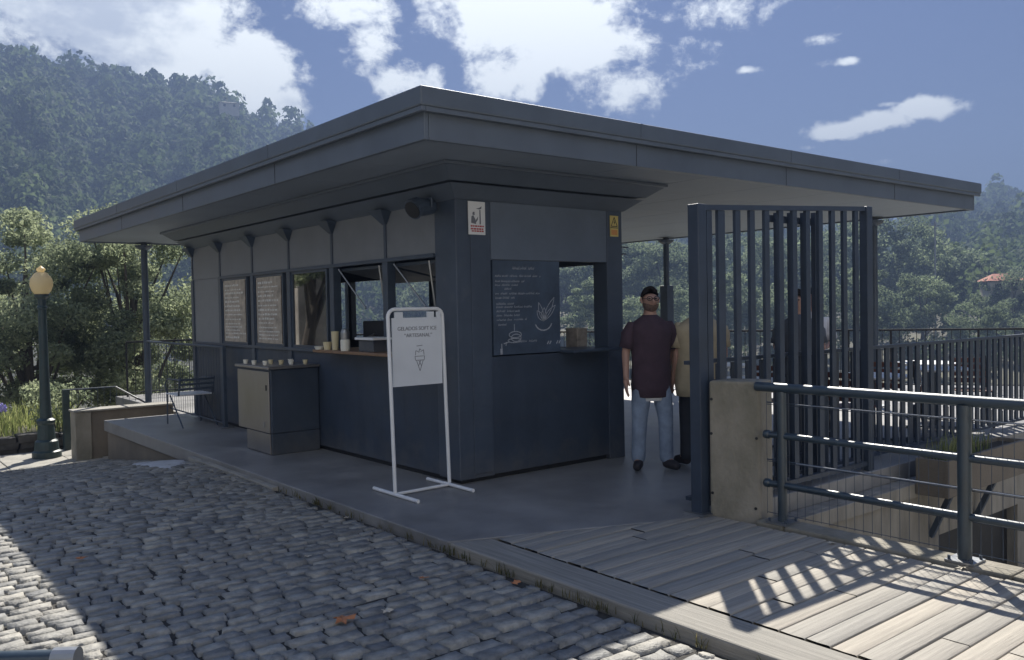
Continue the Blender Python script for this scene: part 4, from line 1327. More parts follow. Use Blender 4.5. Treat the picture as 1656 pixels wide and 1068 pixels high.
def blades(name, pts, hmin, hmax, w, m, tone=True, bend=0.4):
    n = len(pts)
    pts = np.asarray(pts, dtype=float)
    h = rng.uniform(hmin, hmax, n)
    a = rng.uniform(0, 2 * np.pi, n)
    d = np.stack([np.cos(a), np.sin(a), np.zeros(n)], 1)
    s = np.stack([-np.sin(a), np.cos(a), np.zeros(n)], 1) * (w * rng.uniform(0.6, 1.3, n))[:, None]
    b = rng.uniform(0.05, bend, n)[:, None] * h[:, None]
    up = np.array([0, 0, 1.0])
    mid = pts + up * (h * 0.6)[:, None] + d * b * 0.35
    tip = pts + up * h[:, None] + d * b
    V = np.stack([pts - s, pts + s, mid + s * 0.7, mid - s * 0.7, tip + s * 0.15, tip - s * 0.15], 1).reshape(-1, 3)
    o = np.arange(n)[:, None] * 6
    F = np.concatenate([o + np.array([[0, 1, 2, 3]]), o + np.array([[3, 2, 4, 5]])], 0)
    t = rng.uniform(0, 1, n)
    return npmesh(name, V, F, m, np.concatenate([t, t]))

pp = np.stack([rng.uniform(8.2, 9.2, 260) - 8.99 * 0, rng.uniform(3.68, 3.88, 260), np.full(260, 0.05)], 1)
g = blades('plants', pp, 0.06, 0.26, 0.006, M['grassblade'])
g.parent = pl
g.location = -Vector(pl['base'])

# blue pipe in the near left corner
bp_ = thing('blue_pipe_rail', 'dark blue painted pipe with a bright end clamp in the near left corner', 'pipe rail', (0.2, 3.55, -0.06))
MB().tube([(-1.0, 4.55, 0.40), (0.63, 3.30, 0.40)], 0.032, 16).build('pipe', M['rail'], bp_, smooth=True)
MB().tube([(0.60, 3.323, 0.40), (0.665, 3.273, 0.40)], 0.040, 16).build('end_clamp', M['galv'], bp_, bevel=0.004)
MB().tube([(0.645, 3.288, 0.38), (0.645, 3.288, -0.08)], 0.022, 12).build('leg', M['rail'], bp_)
MB().tube([(-0.9, 4.473, 0.38), (-0.9, 4.473, -0.08)], 0.022, 12).build('leg', M['rail'], bp_)

# far railing round the terrace
fr = thing('far_railing', 'fine black railing of thin bars round the far edge of the terrace', 'railing', (14, 9.5, 0))
PT = [(4.6, 17.6), (6.1, 17.6), (11.1, 16.1), (12.06, 13.4), (15.0, 7.7), (17.3, 4.3)]
for a, b in zip(PT[:-1], PT[1:]):
    MB().beam((a[0], a[1], 1.06), (b[0], b[1], 1.06), 0.05, 0.035).build('top_rail', M['black'], fr)
    mb = MB()
    n = int((Vector(b) - Vector(a)).length / 0.14)
    for i in range(n):
        t = i / n
        x_, y_ = a[0] + (b[0] - a[0]) * t, a[1] + (b[1] - a[1]) * t
        rr_ = 0.006 if i % 10 else 0.02
        mb.tube([(x_, y_, 0.0), (x_, y_, 1.05)], rr_, 5)
    mb.beam((a[0], a[1], 0.08), (b[0], b[1], 0.08), 0.03, 0.02)
    mb.build('bar_infill', M['black'], fr)

# ------------------------------------------------------------------ terrace furniture
def make_table():
    t = thing('terrace_table', 'white round terrace table', 'table', (0, 0, 0), 'white terrace tables')
    MB().lathe((0, 0, 0), [(0.38, 0.725), (0.40, 0.735), (0.40, 0.75), (0.385, 0.755)], 26).build('table_top', M['white'], t)
    MB().lathe((0, 0, 0), [(0.04, 0.03), (0.035, 0.70), (0.10, 0.724)], 12).build('pedestal', M['steel'], t)
    mb = MB()
    for a in range(4):
        mb.beam((0, 0, 0.03), (0.32 * math.cos(a * math.pi / 2 + 0.6), 0.32 * math.sin(a * math.pi / 2 + 0.6), 0.015), 0.05, 0.025)
    mb.build('foot', M['steel'], t)
    return t

def make_chair():
    t = thing('terrace_chair', 'red brown slatted terrace chair', 'chair', (0, 0, 0), 'red brown terrace chairs')
    mb = MB()
    for q in range(5):
        mb.box(-0.21, 0.21, -0.21 + q * 0.085, -0.135 + q * 0.085, 0.44, 0.456)
    mb.build('seat', M['chairred'], t)
    mb = MB()
    for q in range(4):
        mb.box(-0.20, 0.20, 0.215 + q * 0.02, 0.23 + q * 0.02, 0.52 + q * 0.085, 0.58 + q * 0.085)
    mb.build('backrest', M['chairred'], t)
    for a in (-1, 1):
        MB().beam((a * 0.2, -0.2, 0.44), (a * 0.2, -0.22, 0), 0.03, 0.03).build('leg', M['black'], t)
        MB().beam((a * 0.2, 0.31, 0.86), (a * 0.2, 0.17, 0), 0.03, 0.03).build('leg', M['black'], t)
    return t

TABS = [(9.7, 7.4, 'white round terrace table behind the khaki shirted person'), (7.95, 5.75, 'white round terrace table just behind the bar gate'), (11.6, 5.45, 'farthest white round table on the right of the terrace'),
        (9.3, 5.0, 'white round terrace table between two red brown chairs'), (10.7, 4.95, 'white round terrace table behind the planter box'), (8.4, 9.6, 'white round terrace table seen beyond the man in jeans')]
tab = make_table()
for i, (x, y, lab) in enumerate(TABS):
    o = tab if i == 0 else copy_tree(tab)
    o.location = (x, y, 0)
    o['label'] = lab
CH = [(8.75, 4.92, 1.6, 'red brown chair left of the table by the fence'), (9.95, 5.25, -1.3, 'red brown chair right of the table by the fence'), (10.2, 4.62, 0.4, 'red brown chair nearest the planter box'), (11.3, 4.75, -1.0, 'red brown chair at the right end of the terrace'),
      (8.6, 6.05, -1.4, 'red brown chair behind the bar gate'), (9.2, 7.0, 1.0, 'red brown chair behind the khaki shirted person'), (8.9, 9.9, -1.0, 'red brown chair seen beyond the man in jeans')]
chp = make_chair()
for i, (x, y, a, lab) in enumerate(CH):
    o = chp if i == 0 else copy_tree(chp)
    o.location = (x, y, 0)
    o.rotation_euler = (0, 0, a)
    o['label'] = lab
ub = thing('parasol_base', 'dark cross footed parasol base behind the planter', 'parasol base', (9.55, 4.62, 0))
mb = MB()
for a in (0.5, 2.07):
    mb.beam((9.55 - 0.36 * math.cos(a), 4.62 - 0.2 * math.sin(a), 0.03), (9.55 + 0.36 * math.cos(a), 4.62 + 0.2 * math.sin(a), 0.03), 0.07, 0.05)
mb.build('cross_foot', M['steel'], ub)
MB().tube([(9.55, 4.62, 0.05), (9.55, 4.62, 0.42)], 0.04, 12).build('sleeve', M['steel'], ub)
bn = thing('white_bench', 'long white slatted bench on the sunlit terrace beyond the man', 'bench', (9.4, 10.2, 0))
mb = MB()
for q in range(4):
    mb.box(8.6, 10.4, 10.7 + q * 0.11, 10.79 + q * 0.11, 0.43, 0.46)
mb.build('seat', M['white'], bn)
for q in (8.7, 10.26):
    MB().box(q, q + 0.05, 10.72, 11.1, 0, 0.43).build('leg', M['steel'], bn)


# ------------------------------------------------------------------ people
def skin_mesh(name, verts, edges, m, parent, sub=1, root=0):
    """grow one continuous surface round a skeleton: verts = [(co, radius)], edges = index pairs"""
    me = bpy.data.meshes.new(name + '_rig')
    me.from_pydata([v[0] for v in verts], edges, [])
    o = bpy.data.objects.new(name + '_rig', me)
    COL.objects.link(o)
    md = o.modifiers.new('Skin', 'SKIN')
    md.use_smooth_shade = True
    lay = me.skin_vertices[0].data
    for i, v in enumerate(verts):
        r = v[1]
        lay[i].radius = r if isinstance(r, tuple) else (r, r)
        lay[i].use_root = (i == root)
    sd = o.modifiers.new('Sub', 'SUBSURF')
    sd.levels = sub
    sd.render_levels = sub
    dg = bpy.context.evaluated_depsgraph_get()
    dg.update()
    out = bpy.data.meshes.new_from_object(o.evaluated_get(dg))
    bpy.data.objects.remove(o)
    bpy.data.meshes.remove(me)
    out.name = name
    out.materials.clear()
    out.materials.append(m)
    ob = bpy.data.objects.new(name, out)
    COL.objects.link(ob)
    ob.parent = parent
    return ob


def person(label, loc, heading, H, shirt, trousers, hairstyle='short', glasses=False, beard=False, arms='down', girth=1.0, bag=None):
    P = thing('person', label, 'person', (0, 0, 0))
    S = H / 1.75
    V, E, N = [], [], {}

    def v(nm, x, y, z, r, frm=None):
        N[nm] = len(V)
        V.append(((x * S, y * S, z * S), (r[0] * S, r[1] * S) if isinstance(r, tuple) else r * S))
        if frm:
            E.append((N[frm], N[nm]))
    v('pelvis', 0, 0, 0.95, 0.108 * girth)
    v('waist', 0, 0, 1.10, 0.108 * girth, 'pelvis')
    v('chest', 0, 0.0, 1.28, 0.116 * girth, 'waist')
    v('upper', 0, 0.01, 1.40, 0.080, 'chest')
    v('neck', 0, 0.012, 1.50, 0.056, 'upper')
    v('jaw', 0, -0.012, 1.570, 0.066, 'neck')
    v('face', 0, -0.012, 1.635, 0.083, 'jaw')
    v('crown', 0, 0.0, 1.700, 0.070, 'face')
    AR = {'down': ((0.245, 0.02, 1.14), (0.262, -0.04, 0.90)), 'back': ((0.265, 0.075, 1.14), (0.20, 0.14, 0.95)), 'front': ((0.25, 0.0, 1.13), (0.12, -0.22, 1.10))}
    for sd in (-1, 1):
        q = 'l' if sd > 0 else 'r'
        el, wr = AR[arms if not isinstance(arms, tuple) else arms[0 if sd < 0 else 1]]
        v('sh' + q, sd * 0.175 * girth ** 0.5, 0.01, 1.385, 0.040, 'upper')
        v('el' + q, sd * el[0], el[1], el[2], 0.043, 'sh' + q)
        v('wr' + q, sd * wr[0], wr[1], wr[2], 0.028, 'el' + q)
        d = (Vector(wr) - Vector(el)).normalized()
        pc = Vector(wr) + d * 0.07
        v('palm' + q, sd * pc.x, pc.y, pc.z, 0.033, 'wr' + q)
        for i, (of, ln) in enumerate(((-0.027, 0.075), (-0.009, 0.088), (0.009, 0.082), (0.027, 0.062))):
            b = pc + Vector((0, of, 0)) + d * 0.035
            v('f%d%s' % (i, q), sd * b.x, b.y, b.z, 0.0095, 'palm' + q)
            e = b + d * ln * 0.55 + Vector((-0.006, 0, 0))
            v('g%d%s' % (i, q), sd * e.x, e.y, e.z, 0.0085, 'f%d%s' % (i, q))
            e2 = e + d * ln * 0.45 + Vector((-0.014, 0, 0))
            v('h%d%s' % (i, q), sd * e2.x, e2.y, e2.z, 0.007, 'g%d%s' % (i, q))
        tb = Vector(wr) + d * 0.035 + Vector((-0.012, -0.035, 0))
        v('t' + q, sd * tb.x, tb.y, tb.z, 0.011, 'wr' + q)
        te = tb + d * 0.05 + Vector((-0.008, -0.014, 0))
        v('u' + q, sd * te.x, te.y, te.z, 0.009, 't' + q)
        v('hip' + q, sd * 0.09, 0, 0.88, 0.088 * girth ** 0.5, 'pelvis')
        v('kn' + q, sd * 0.125, -0.02 - (0.03 if sd > 0 else 0), 0.50, 0.062, 'hip' + q)
        v('an' + q, sd * 0.135, 0.02 - (0.05 if sd > 0 else 0), 0.10, 0.04, 'kn' + q)
        v('toe' + q, sd * 0.180, -0.09 - (0.05 if sd > 0 else 0), 0.045, 0.034, 'an' + q)
    skin_mesh('body', V, E, M['skin'], P, 2)
    hd = Vector((0, -0.012, 1.635)) * S
    # face details
    mb = MB()
    mb.tube([hd + Vector((0, -0.072, 0.012)) * S, hd + Vector((0, -0.094, -0.018)) * S, hd + Vector((0, -0.082, -0.032)) * S], [0.009 * S, 0.014 * S, 0.012 * S], 8)
    mb.build('nose', M['skin'], P, smooth=True)
    for sd in (-1, 1):
        mb = MB()
        mb.tube([hd + Vector((sd * 0.078, 0.012, -0.03)) * S, hd + Vector((sd * 0.088, 0.018, 0.0)) * S, hd + Vector((sd * 0.083, 0.02, 0.025)) * S], [0.008 * S, 0.014 * S, 0.01 * S], 8)
        mb.build('ear', M['skin'], P, smooth=True)
        MB().lathe(hd + Vector((sd * 0.032, -0.071, 0.014)) * S, [(0.002, -0.007), (0.011, -0.003), (0.011, 0.003), (0.002, 0.007)], 10).build('eye', M['black'], P)
    mb = MB()
    mb.box(-0.024 * S, 0.024 * S, -0.094 * S, -0.075 * S, hd.z - 0.060 * S, hd.z - 0.052 * S)
    mb.build('mouth', mat('lips', (0.30, 0.13, 0.11), 0.6) if 'lips' not in bpy.data.materials else bpy.data.materials['lips'], P)
    # hair
    nu, nv = 28, 12
    hv_, hf_ = [], []
    for a_ in range(nu):
        th_ = 2 * math.pi * a_ / nu
        back = 0.5 + 0.5 * math.sin(th_)
        low = (-0.45 + 1.06 * (1 - back)) if hairstyle == 'short' else (-0.75 + 1.35 * (1 - back) ** 1.6)
        low += 0.10 * math.sin(3 * th_ + 1.0) + 0.06 * math.sin(7 * th_ + H)
        for b_ in range(nv + 1):
            zz = 1 - (1 - low) * (b_ / nv)
            rr_ = math.sqrt(max(0.0, 1 - zz * zz)) if zz > -0.2 else 0.98
            wob = 1 + 0.09 * mnoise.noise(Vector((math.cos(th_) * 3, math.sin(th_) * 3, zz * 4 + H)))
            k_ = 1.0 - 0.13 * (b_ / nv) ** 3 * (1.0 - 0.7 * back)
            hv_.append((0.090 * S * rr_ * math.cos(th_) * wob * k_, 0.002 * S + 0.106 * S * rr_ * math.sin(th_) * wob * k_, hd.z + 0.022 * S + 0.110 * S * zz * wob * (2.1 if zz < -0.2 and hairstyle != 'short' else 1)))
    for a_ in range(nu):
        for b_ in range(nv):
            c_ = (a_ + 1) % nu
            hf_.append((a_ * (nv + 1) + b_, c_ * (nv + 1) + b_, c_ * (nv + 1) + b_ + 1, a_ * (nv + 1) + b_ + 1))
    MB().add(hv_, [q[::-1] for q in hf_]).build('hair', M['hair'], P, smooth=True)
    if beard:
        bv_, bf_ = [], []
        for a_ in range(13):
            th_ = math.pi + math.pi * a_ / 12
            for b_ in range(7):
                zz = -0.32 - 0.68 * b_ / 6 + 0.25 * abs(math.cos(th_)) * (1 - b_ / 6)
                rr_ = math.sqrt(max(0.02, 1 - zz * zz))
                bv_.append((0.082 * S * rr_ * math.cos(th_), -0.014 * S + 0.094 * S * rr_ * math.sin(th_), hd.z - 0.020 * S + 0.105 * S * zz))
        for a_ in range(12):
            for b_ in range(6):
                bf_.append((a_ * 7 + b_, a_ * 7 + b_ + 1, (a_ + 1) * 7 + b_ + 1, (a_ + 1) * 7 + b_))
        MB().add(bv_, bf_).build('beard', M['beard'], P, smooth=True)
    if glasses:
        mb = MB()
        for sd in (-1, 1):
            c_ = hd + Vector((sd * 0.035, -0.088, 0.014)) * S
            mb.tube([c_ + Vector((0.026 * math.cos(R(a)), 0, 0.02 * math.sin(R(a)))) * S for a in range(0, 360, 30)], 0.0035 * S, 6, closed=True)
            mb.tube([c_ + Vector((sd * 0.026, 0, 0)) * S, hd + Vector((sd * 0.085, 0.0, 0.014)) * S], 0.003 * S, 6)
        mb.tube([hd + Vector((-0.01, -0.09, 0.016)) * S, hd + Vector((0.01, -0.09, 0.016)) * S], 0.003 * S, 6)
        mb.build('glasses', M['black'], P)
    # clothes
    g_ = girth
    rings = [(0.70, 0.150, 0.120), (0.705, 0.160, 0.128), (0.80, 0.165, 0.130), (0.95, 0.163, 0.130), (1.10, 0.160, 0.128), (1.25, 0.172, 0.132), (1.33, 0.184, 0.128), (1.385, 0.182, 0.118), (1.425, 0.154, 0.106), (1.456, 0.112, 0.092), (1.478, 0.080, 0.077), (1.492, 0.068, 0.068), (1.488, 0.060, 0.062)]
    mb = MB()
    nn = 26
    vs_, fs_ = [], []
    for z_, rx, ry in rings:
        for q in range(nn):
            a_ = 2 * math.pi * q / nn
            fold = 1 + (0.035 * math.sin(5 * a_ + z_ * 9) + 0.02 * math.sin(11 * a_ + z_ * 4)) * (1 if z_ < 1.3 else 0.2)
            kx = g_ if z_ < 1.4 else g_ ** 0.5
            vs_.append((rx * kx * fold * math.cos(a_) * S, (0.008 + ry * kx * fold * math.sin(a_)) * S, z_ * S))
    for r_ in range(len(rings) - 1):
        for q in range(nn):
            fs_.append((r_ * nn + q, r_ * nn + (q + 1) % nn, (r_ + 1) * nn + (q + 1) % nn, (r_ + 1) * nn + q))
    mb.add(vs_, fs_)
    for q in 'lr':
        a, b = Vector(V[N['sh' + q]][0]), Vector(V[N['el' + q]][0])
        ins = a.lerp(Vector(V[N['upper']][0]), 0.40) + Vector((0, 0, -0.020 * S))
        out_ = a + Vector((0, 0, -0.008 * S))
        mb.tube([ins, out_, a.lerp(b, 0.30) + Vector((0.012 * S if q == 'l' else -0.012 * S, 0, 0)), a.lerp(b, 0.55), a.lerp(b, 0.86), a.lerp(b, 0.865)], [0.055 * S, 0.060 * S, 0.070 * S, 0.072 * S, 0.072 * S, 0.060 * S], 16)
    mb.build('shirt', shirt, P, smooth=True)
    tv_, te_, tn = [], [], {}

    def d(nm, pos, r, frm=None):
        tn[nm] = len(tv_)
        tv_.append((pos, r * S))
        if frm:
            te_.append((tn[frm], tn[nm]))
    d('w', (0, 0, 0.95 * S), 0.125 * girth)
    d('p', (0, 0, 0.80 * S), 0.130 * girth, 'w')
    for q in 'lr':
        hp, kn, an = (Vector(V[N[k + q]][0]) for k in ('hip', 'kn', 'an'))
        d('h' + q, tuple(hp + Vector((0, 0, -0.13 * S))), 0.108 * girth ** 0.5, 'p')
        d('t' + q, tuple(hp.lerp(kn, 0.5)), 0.095 * girth ** 0.5, 'h' + q)
        d('k' + q, tuple(kn), 0.080, 't' + q)
        d('c' + q, tuple(kn.lerp(an, 0.6)), 0.072, 'k' + q)
        d('a' + q, tuple(an + Vector((0, 0, -0.055 * S))), 0.074, 'c' + q)
    skin_mesh('trousers', tv_, te_, trousers, P, 2)
    for q in 'lr':
        an, to = Vector(V[N['an' + q]][0]), Vector(V[N['toe' + q]][0])
        shv = [((an.x, an.y + 0.035 * S, 0.05 * S), 0.050 * S), ((an.x, an.y - 0.03 * S, 0.06 * S), 0.054 * S), ((to.x, to.y, 0.048 * S), 0.048 * S), ((to.x * 1.12, to.y - 0.06 * S, 0.040 * S), 0.038 * S)]
        skin_mesh('shoe', shv, [(0, 1), (1, 2), (2, 3)], M['shoe'], P, 2)
    P.location = loc
    P.rotation_euler = (0, 0, heading)
    return P


# heading 0 looks along -Y; the camera sits at the origin
man = person('man in a dark plum t-shirt and blue jeans with glasses and a beard', (6.27, 5.62, 0), R(-30), 1.76, M['maroon'], M['jeans'], 'short', True, True, ('down', 'back'), 1.16)
mb = MB()
mb.lathe((0, 0, 0), [(0.160, 0.672), (0.168, 0.690), (0.165, 0.72)], 20)
mb.v = [(a, b * 0.78 + 0.008, c) for a, b, c in mb.v]
hm = mb.build('undershirt_hem', M['white'], man)
woman = person('person seen from behind in a loose khaki shirt and dark trousers beside the gate post', (6.74, 5.40, 0), R(150), 1.74, M['beige'], M['darktrouser'], 'long', False, False, ('down', 'down'), 1.55)
b_ = person('dark haired person in a grey top standing behind the bar gate', (8.15, 5.2, 0), R(-75), 1.72, M['greytop'], M['darktrouser'], 'long', False, False, ('front', 'down'), 1.1)
d_ = person('person in a white shirt standing behind the right end of the bar gate', (8.95, 5.55, 0), R(-40), 1.74, M['whitetop'], M['darktrouser'], 'short', False, False, ('down', 'front'), 1.05)
bg_ = thing('shoulder_bag', 'dark shoulder bag hanging at the hip of the person in khaki', 'bag', (6.5, 5.13, 0.7))
MB().box(6.36, 6.62, 5.05, 5.15, 0.62, 0.88).build('pouch', M['black'], bg_, bevel=0.03)
MB().tube([(6.40, 5.12, 0.87), (6.50, 5.15, 1.15), (6.70, 5.22, 1.48)], 0.012, 6).build('strap', M['black'], bg_)


# ------------------------------------------------------------------ trees
def leaves(centers, radii, per, size, squash=0.7, seed=1, up=0.25):
    """leaf-sized quads spread through clumps: centers (n,3), radii (n,)"""
    g = np.random.default_rng(seed)
    n = len(centers)
    idx = np.repeat(np.arange(n), per)
    N = len(idx)
    u = g.normal(size=(N, 3))
    u /= np.linalg.norm(u, axis=1)[:, None]
    rr = g.uniform(0.25, 1.0, N) ** 0.6
    pos = centers[idx] + u * (rr * radii[idx])[:, None] * np.array([1, 1, squash])
    nrm = u * 0.6 + g.normal(size=(N, 3)) * 0.6 + np.array([0, 0, up])
    nrm /= np.linalg.norm(nrm, axis=1)[:, None]
    ref = g.normal(size=(N, 3))
    a = np.cross(nrm, ref)
    a /= np.linalg.norm(a, axis=1)[:, None]
    b = np.cross(nrm, a)
    s = size * g.uniform(0.6, 1.4, N)
    a *= s[:, None]
    b *= (s * g.uniform(0.35, 0.7, N))[:, None]
    V = np.stack([pos - a * 0.5, pos + b * 0.5, pos + a * 0.5, pos - b * 0.5], 1).reshape(-1, 3)
    F = np.arange(N * 4).reshape(-1, 4)
    ct = g.uniform(0, 1, n)
    tone = np.clip(0.65 * ct[idx] + 0.35 * g.uniform(0, 1, N), 0, 1)
    return V, F, tone


def tree(name, label, base, H, RW, nclump, per, leaf, m, seed, group=None, trunk_frac=0.35, lean=(0, 0), shape='round', trunk_r=0.16, limbs=7):
    g = np.random.default_rng(seed)
    base = np.array(base, dtype=float)
    T = thing(name, label, 'tree', tuple(base), group)
    cz = H * (trunk_frac + (1 - trunk_frac) * 0.5)
    hz = H * (1 - trunk_frac) * 0.5
    cs, rs_ = [], []
    while len(cs) < nclump:
        p = g.uniform(-1, 1, 3)
        d = np.linalg.norm(p)
        if d > 1 or d < 0.35 and g.random() < 0.7:
            continue
        if shape == 'cone':
            k_ = 1.0 - 0.75 * (p[2] + 1) / 2
            p[:2] *= k_ * 1.3
        wob = 1 + 0.25 * math.sin(3 * math.atan2(p[1], p[0]) + seed) * (1 - abs(p[2]))
        cs.append((p[0] * RW * 0.86 * wob + lean[0] * (p[2] + 1), p[1] * RW * 0.86 * wob + lean[1] * (p[2] + 1), cz + p[2] * hz * 0.9))
        rs_.append(RW * g.uniform(0.13, 0.26))
    cs, rs_ = np.array(cs), np.array(rs_)
    V, F, tone = leaves(cs, rs_, per, leaf, 0.62, seed + 11)
    npmesh('crown', V, F, m, tone, parent=T)
    mb = MB()
    top = Vector((lean[0] * 1.2, lean[1] * 1.2, H * 0.8))
    pts = [Vector((0, 0, -0.4))] + [top * t + Vector((g.normal(0, 0.05 * RW), g.normal(0, 0.05 * RW), 0)) for t in (0.25, 0.5, 0.75, 1.0)]
    mb.tube(pts, [trunk_r * 1.25, trunk_r, trunk_r * 0.75, trunk_r * 0.45, trunk_r * 0.15], 9)
    for i in range(limbs):
        c_ = Vector(cs[int(g.integers(0, len(cs)))])
        t0 = g.uniform(0.15, 0.6)
        st = top * t0
        md = st.lerp(c_, 0.5) + Vector((0, 0, 0.1 * RW))
        mb.tube([st, md, c_], [trunk_r * 0.45, trunk_r * 0.28, trunk_r * 0.08], 6)
    o = MB.build(mb, 'trunk', M['bark'], None)
    o.parent = T
    return T


def pol(az, r):
    return r * math.cos(R(az)), r * math.sin(R(az))


def ground_z(az, r):
    return float(hills(np.array([az]), np.array([float(r)]))[0])


# two near trees at the left
x, y = pol(75.2, 24.5)
tree('broadleaf_tree', 'big olive green tree behind the roof post with feathery sunlit clumps', (x, y, -3.2), 8.3, 2.9, 88, 700, 0.090, M['leaf_a'], 3, 'trees behind the lamp post', 0.18, (0.1, 0), trunk_r=0.14, limbs=16)
x, y = pol(80.3, 24.5)
tree('broadleaf_tree', 'olive green tree directly behind the yellow lamp globe', (x, y, -3.2), 7.8, 2.7, 88, 700, 0.090, M['leaf_a'], 5, 'trees behind the lamp post', 0.15, (-0.1, 0), trunk_r=0.14, limbs=16)
x, y = pol(85.6, 30.0)
tree('broadleaf_tree', 'olive green tree at the left edge of the picture', (x, y, -2.6), 7.2, 2.6, 90, 420, 0.09, M['leaf_a'], 8, 'trees behind the lamp post', 0.15, trunk_r=0.14, limbs=8)

tree('street_tree', 'broad street tree in front of the stone house, mirrored in a kiosk window', (-4.3, 27.5, -0.8), 6.5, 1.9, 70, 260, 0.10, M['leaf_a'], 21, None, 0.42, trunk_r=0.22, limbs=8)
MID = [  # azimuth, distance, elevation of the top, half width in degrees
    (27.0, 78, 5.2, 4.0), (23.5, 85, 3.2, 3.2), (30.5, 84, 5.6, 3.6), (34.0, 74, 4.6, 3.6), (37.5, 80, 5.2, 3.6), (41.0, 70, 4.8, 3.6), (44.5, 76, 5.4, 3.8), (48, 82, 4.6, 3.6), (20.5, 70, 1.6, 2.6), (17.5, 72, 2.4, 3.0),
    (25.5, 60, 1.8, 2.8), (29, 58, 2.6, 3.0), (33, 56, 1.8, 3.0), (37, 57, 2.4, 3.0), (41, 54, 1.8, 3.0), (45, 56, 2.2, 3.0), (22.3, 56, 0.4, 2.4), (18.6, 52, 0.2, 2.5), (52, 75, 3.0, 3.6), (56, 90, 2.2, 3.4)]
WORDS = ['rounded', 'tall', 'spreading', 'dense', 'loose']
for i, (az, r, te, hw) in enumerate(MID):
    r = r * 2.1
    x, y = pol(az, r)
    gz = ground_z(az, r)
    H = (CAM_Z + r * math.tan(R(te))) - gz
    RW = r * math.tan(R(hw))
    far = 'farther' if r > 65 else 'nearer'
    tree('hillside_tree', 'hazy green hillside tree with a rounded crown standing beyond the terrace railing', (x, y, gz), H, RW, 80, 230, RW * 0.055, M['leaf_b'], 40 + i, 'hillside trees beyond the terrace', 0.2, trunk_r=0.3, limbs=4)

# forest that covers the mountain: thousands of trunks and crowns nobody could count
def forest():
    g = np.random.default_rng(99)
    n = 9000
    az = np.concatenate([g.uniform(54, 96, 6200), g.uniform(8, 54, 2400), g.uniform(96, 150, 400)])
    Rr = ridge_r(az)
    lo = np.where(az > 54, 190, 150)
    r = lo + (Rr + 6 - lo) * g.uniform(0, 1, n) ** 0.8
    z = hills(az, r)
    x, y = r * np.cos(np.radians(az)), r * np.sin(np.radians(az))
    h = 5.0 + 13.0 * g.beta(1.5, 2.6, n)
    h = h * np.where(g.random(n) < 0.07, 1.5, 1.0)
    per = 110
    idx = np.repeat(np.arange(n), per)
    N = len(idx)
    t = g.uniform(0, 1, N)
    kind = g.random(n) < 0.55          # slim eucalyptus or rounder trees
    rad = (np.where(kind, 1.7, 3.1) * h / 10.5)[idx] * g.uniform(0.5, 1.15, N) * (0.45 + 0.9 * np.sin(np.pi * np.clip(t, 0.05, 1)) )
    aa = g.uniform(0, 2 * np.pi, N)
    pz = z[idx] + h[idx] * np.where(kind[idx], 0.35 + 0.65 * t, 0.15 + 0.8 * t)
    pos = np.stack([x[idx] + rad * np.cos(aa), y[idx] + rad * np.sin(aa), pz], 1)
    nrm = np.stack([np.cos(aa), np.sin(aa), np.full(N, 0.6)], 1) + g.normal(size=(N, 3)) * 0.5
    nrm /= np.linalg.norm(nrm, axis=1)[:, None]
    ref = g.normal(size=(N, 3))
    a = np.cross(nrm, ref)
    a /= np.linalg.norm(a, axis=1)[:, None]
    b = np.cross(nrm, a)
    s = g.uniform(0.40, 1.0, N) * (np.clip(h / 9.0, 0.8, 1.7) * np.clip(r / 380, 0.38, 1.2))[idx]
    V = np.stack([pos - a * s[:, None], pos + b * s[:, None] * 0.7, pos + a * s[:, None], pos - b * s[:, None] * 0.7], 1).reshape(-1, 3)
    F = np.arange(N * 4).reshape(-1, 4)
    ct = g.beta(1.6, 1.6, n)
    pat = np.array([mnoise.noise(Vector((a_ * 0.012, b_ * 0.012, 3.3))) + 0.6 * mnoise.noise(Vector((a_ * 0.04, b_ * 0.04, 1.3))) for a_, b_ in zip(x, y)])
    tone = np.clip(0.45 * ct[idx] + 0.2 * g.uniform(0, 1, N) + 0.18 + 0.55 * pat[idx], 0, 1)
    o = npmesh('mountain_forest', V, F, M['leaf_c'], tone)
    tag(o, 'hazy forest covering the steep mountain slopes', 'forest', kind='stuff')


forest()

# grass bank and flowers behind the stone wall
mb = MB()
vs, fs = [], []
for j in range(10):
    for i in range(16):
        xx, yv = -6 + i * 0.66, 16.08 + j * 0.4
        vs.append((xx, yv, -0.40 + 0.05 * j - 0.012 * j * j + 0.05 * mnoise.noise(Vector((xx, yv, 0)))))
for j in range(9):
    for i in range(15):
        fs.append((j * 16 + i, j * 16 + i + 1, (j + 1) * 16 + i + 1, (j + 1) * 16 + i))
mb.add(vs, fs)
tag(mb.build('grass_bank', M['dirt'], smooth=True), kind='structure')
n = 6500
gx_, gy2 = rng.uniform(-5.8, 3.7, n), rng.uniform(16.12, 19.4, n)
jj_ = (gy2 - 16.08) / 0.4
gp = np.stack([gx_, gy2, -0.42 + 0.05 * jj_ - 0.012 * jj_ ** 2], 1)
tag(blades('meadow_grass', gp, 0.15, 0.52, 0.010, M['grassblade'], bend=0.7), 'tall yellow green grass on the bank behind the stone wall', 'grass', kind='stuff')
for i, (fx, fy_, fz_, lab) in enumerate([(2.28, 16.4, 0.08, 'lilac agapanthus flower head at the left edge above the grass'), (2.05, 17.3, 0.16, 'second lilac agapanthus flower head, beyond the picture edge')][:1]):
    f = thing('agapanthus', lab, 'flower', (fx, fy_, -0.4))
    MB().tube([(fx, fy_, -0.42), (fx + 0.01, fy_, fz_)], 0.006, 6).build('stem', M['grassblade'], f)
    V, F, T = leaves(np.array([[0.01, 0, fz_ + 0.4]]), np.array([0.10]), 130, 0.05, 0.8, 5)
    npmesh('flower_head', V, F, M['agap'], T, parent=f)
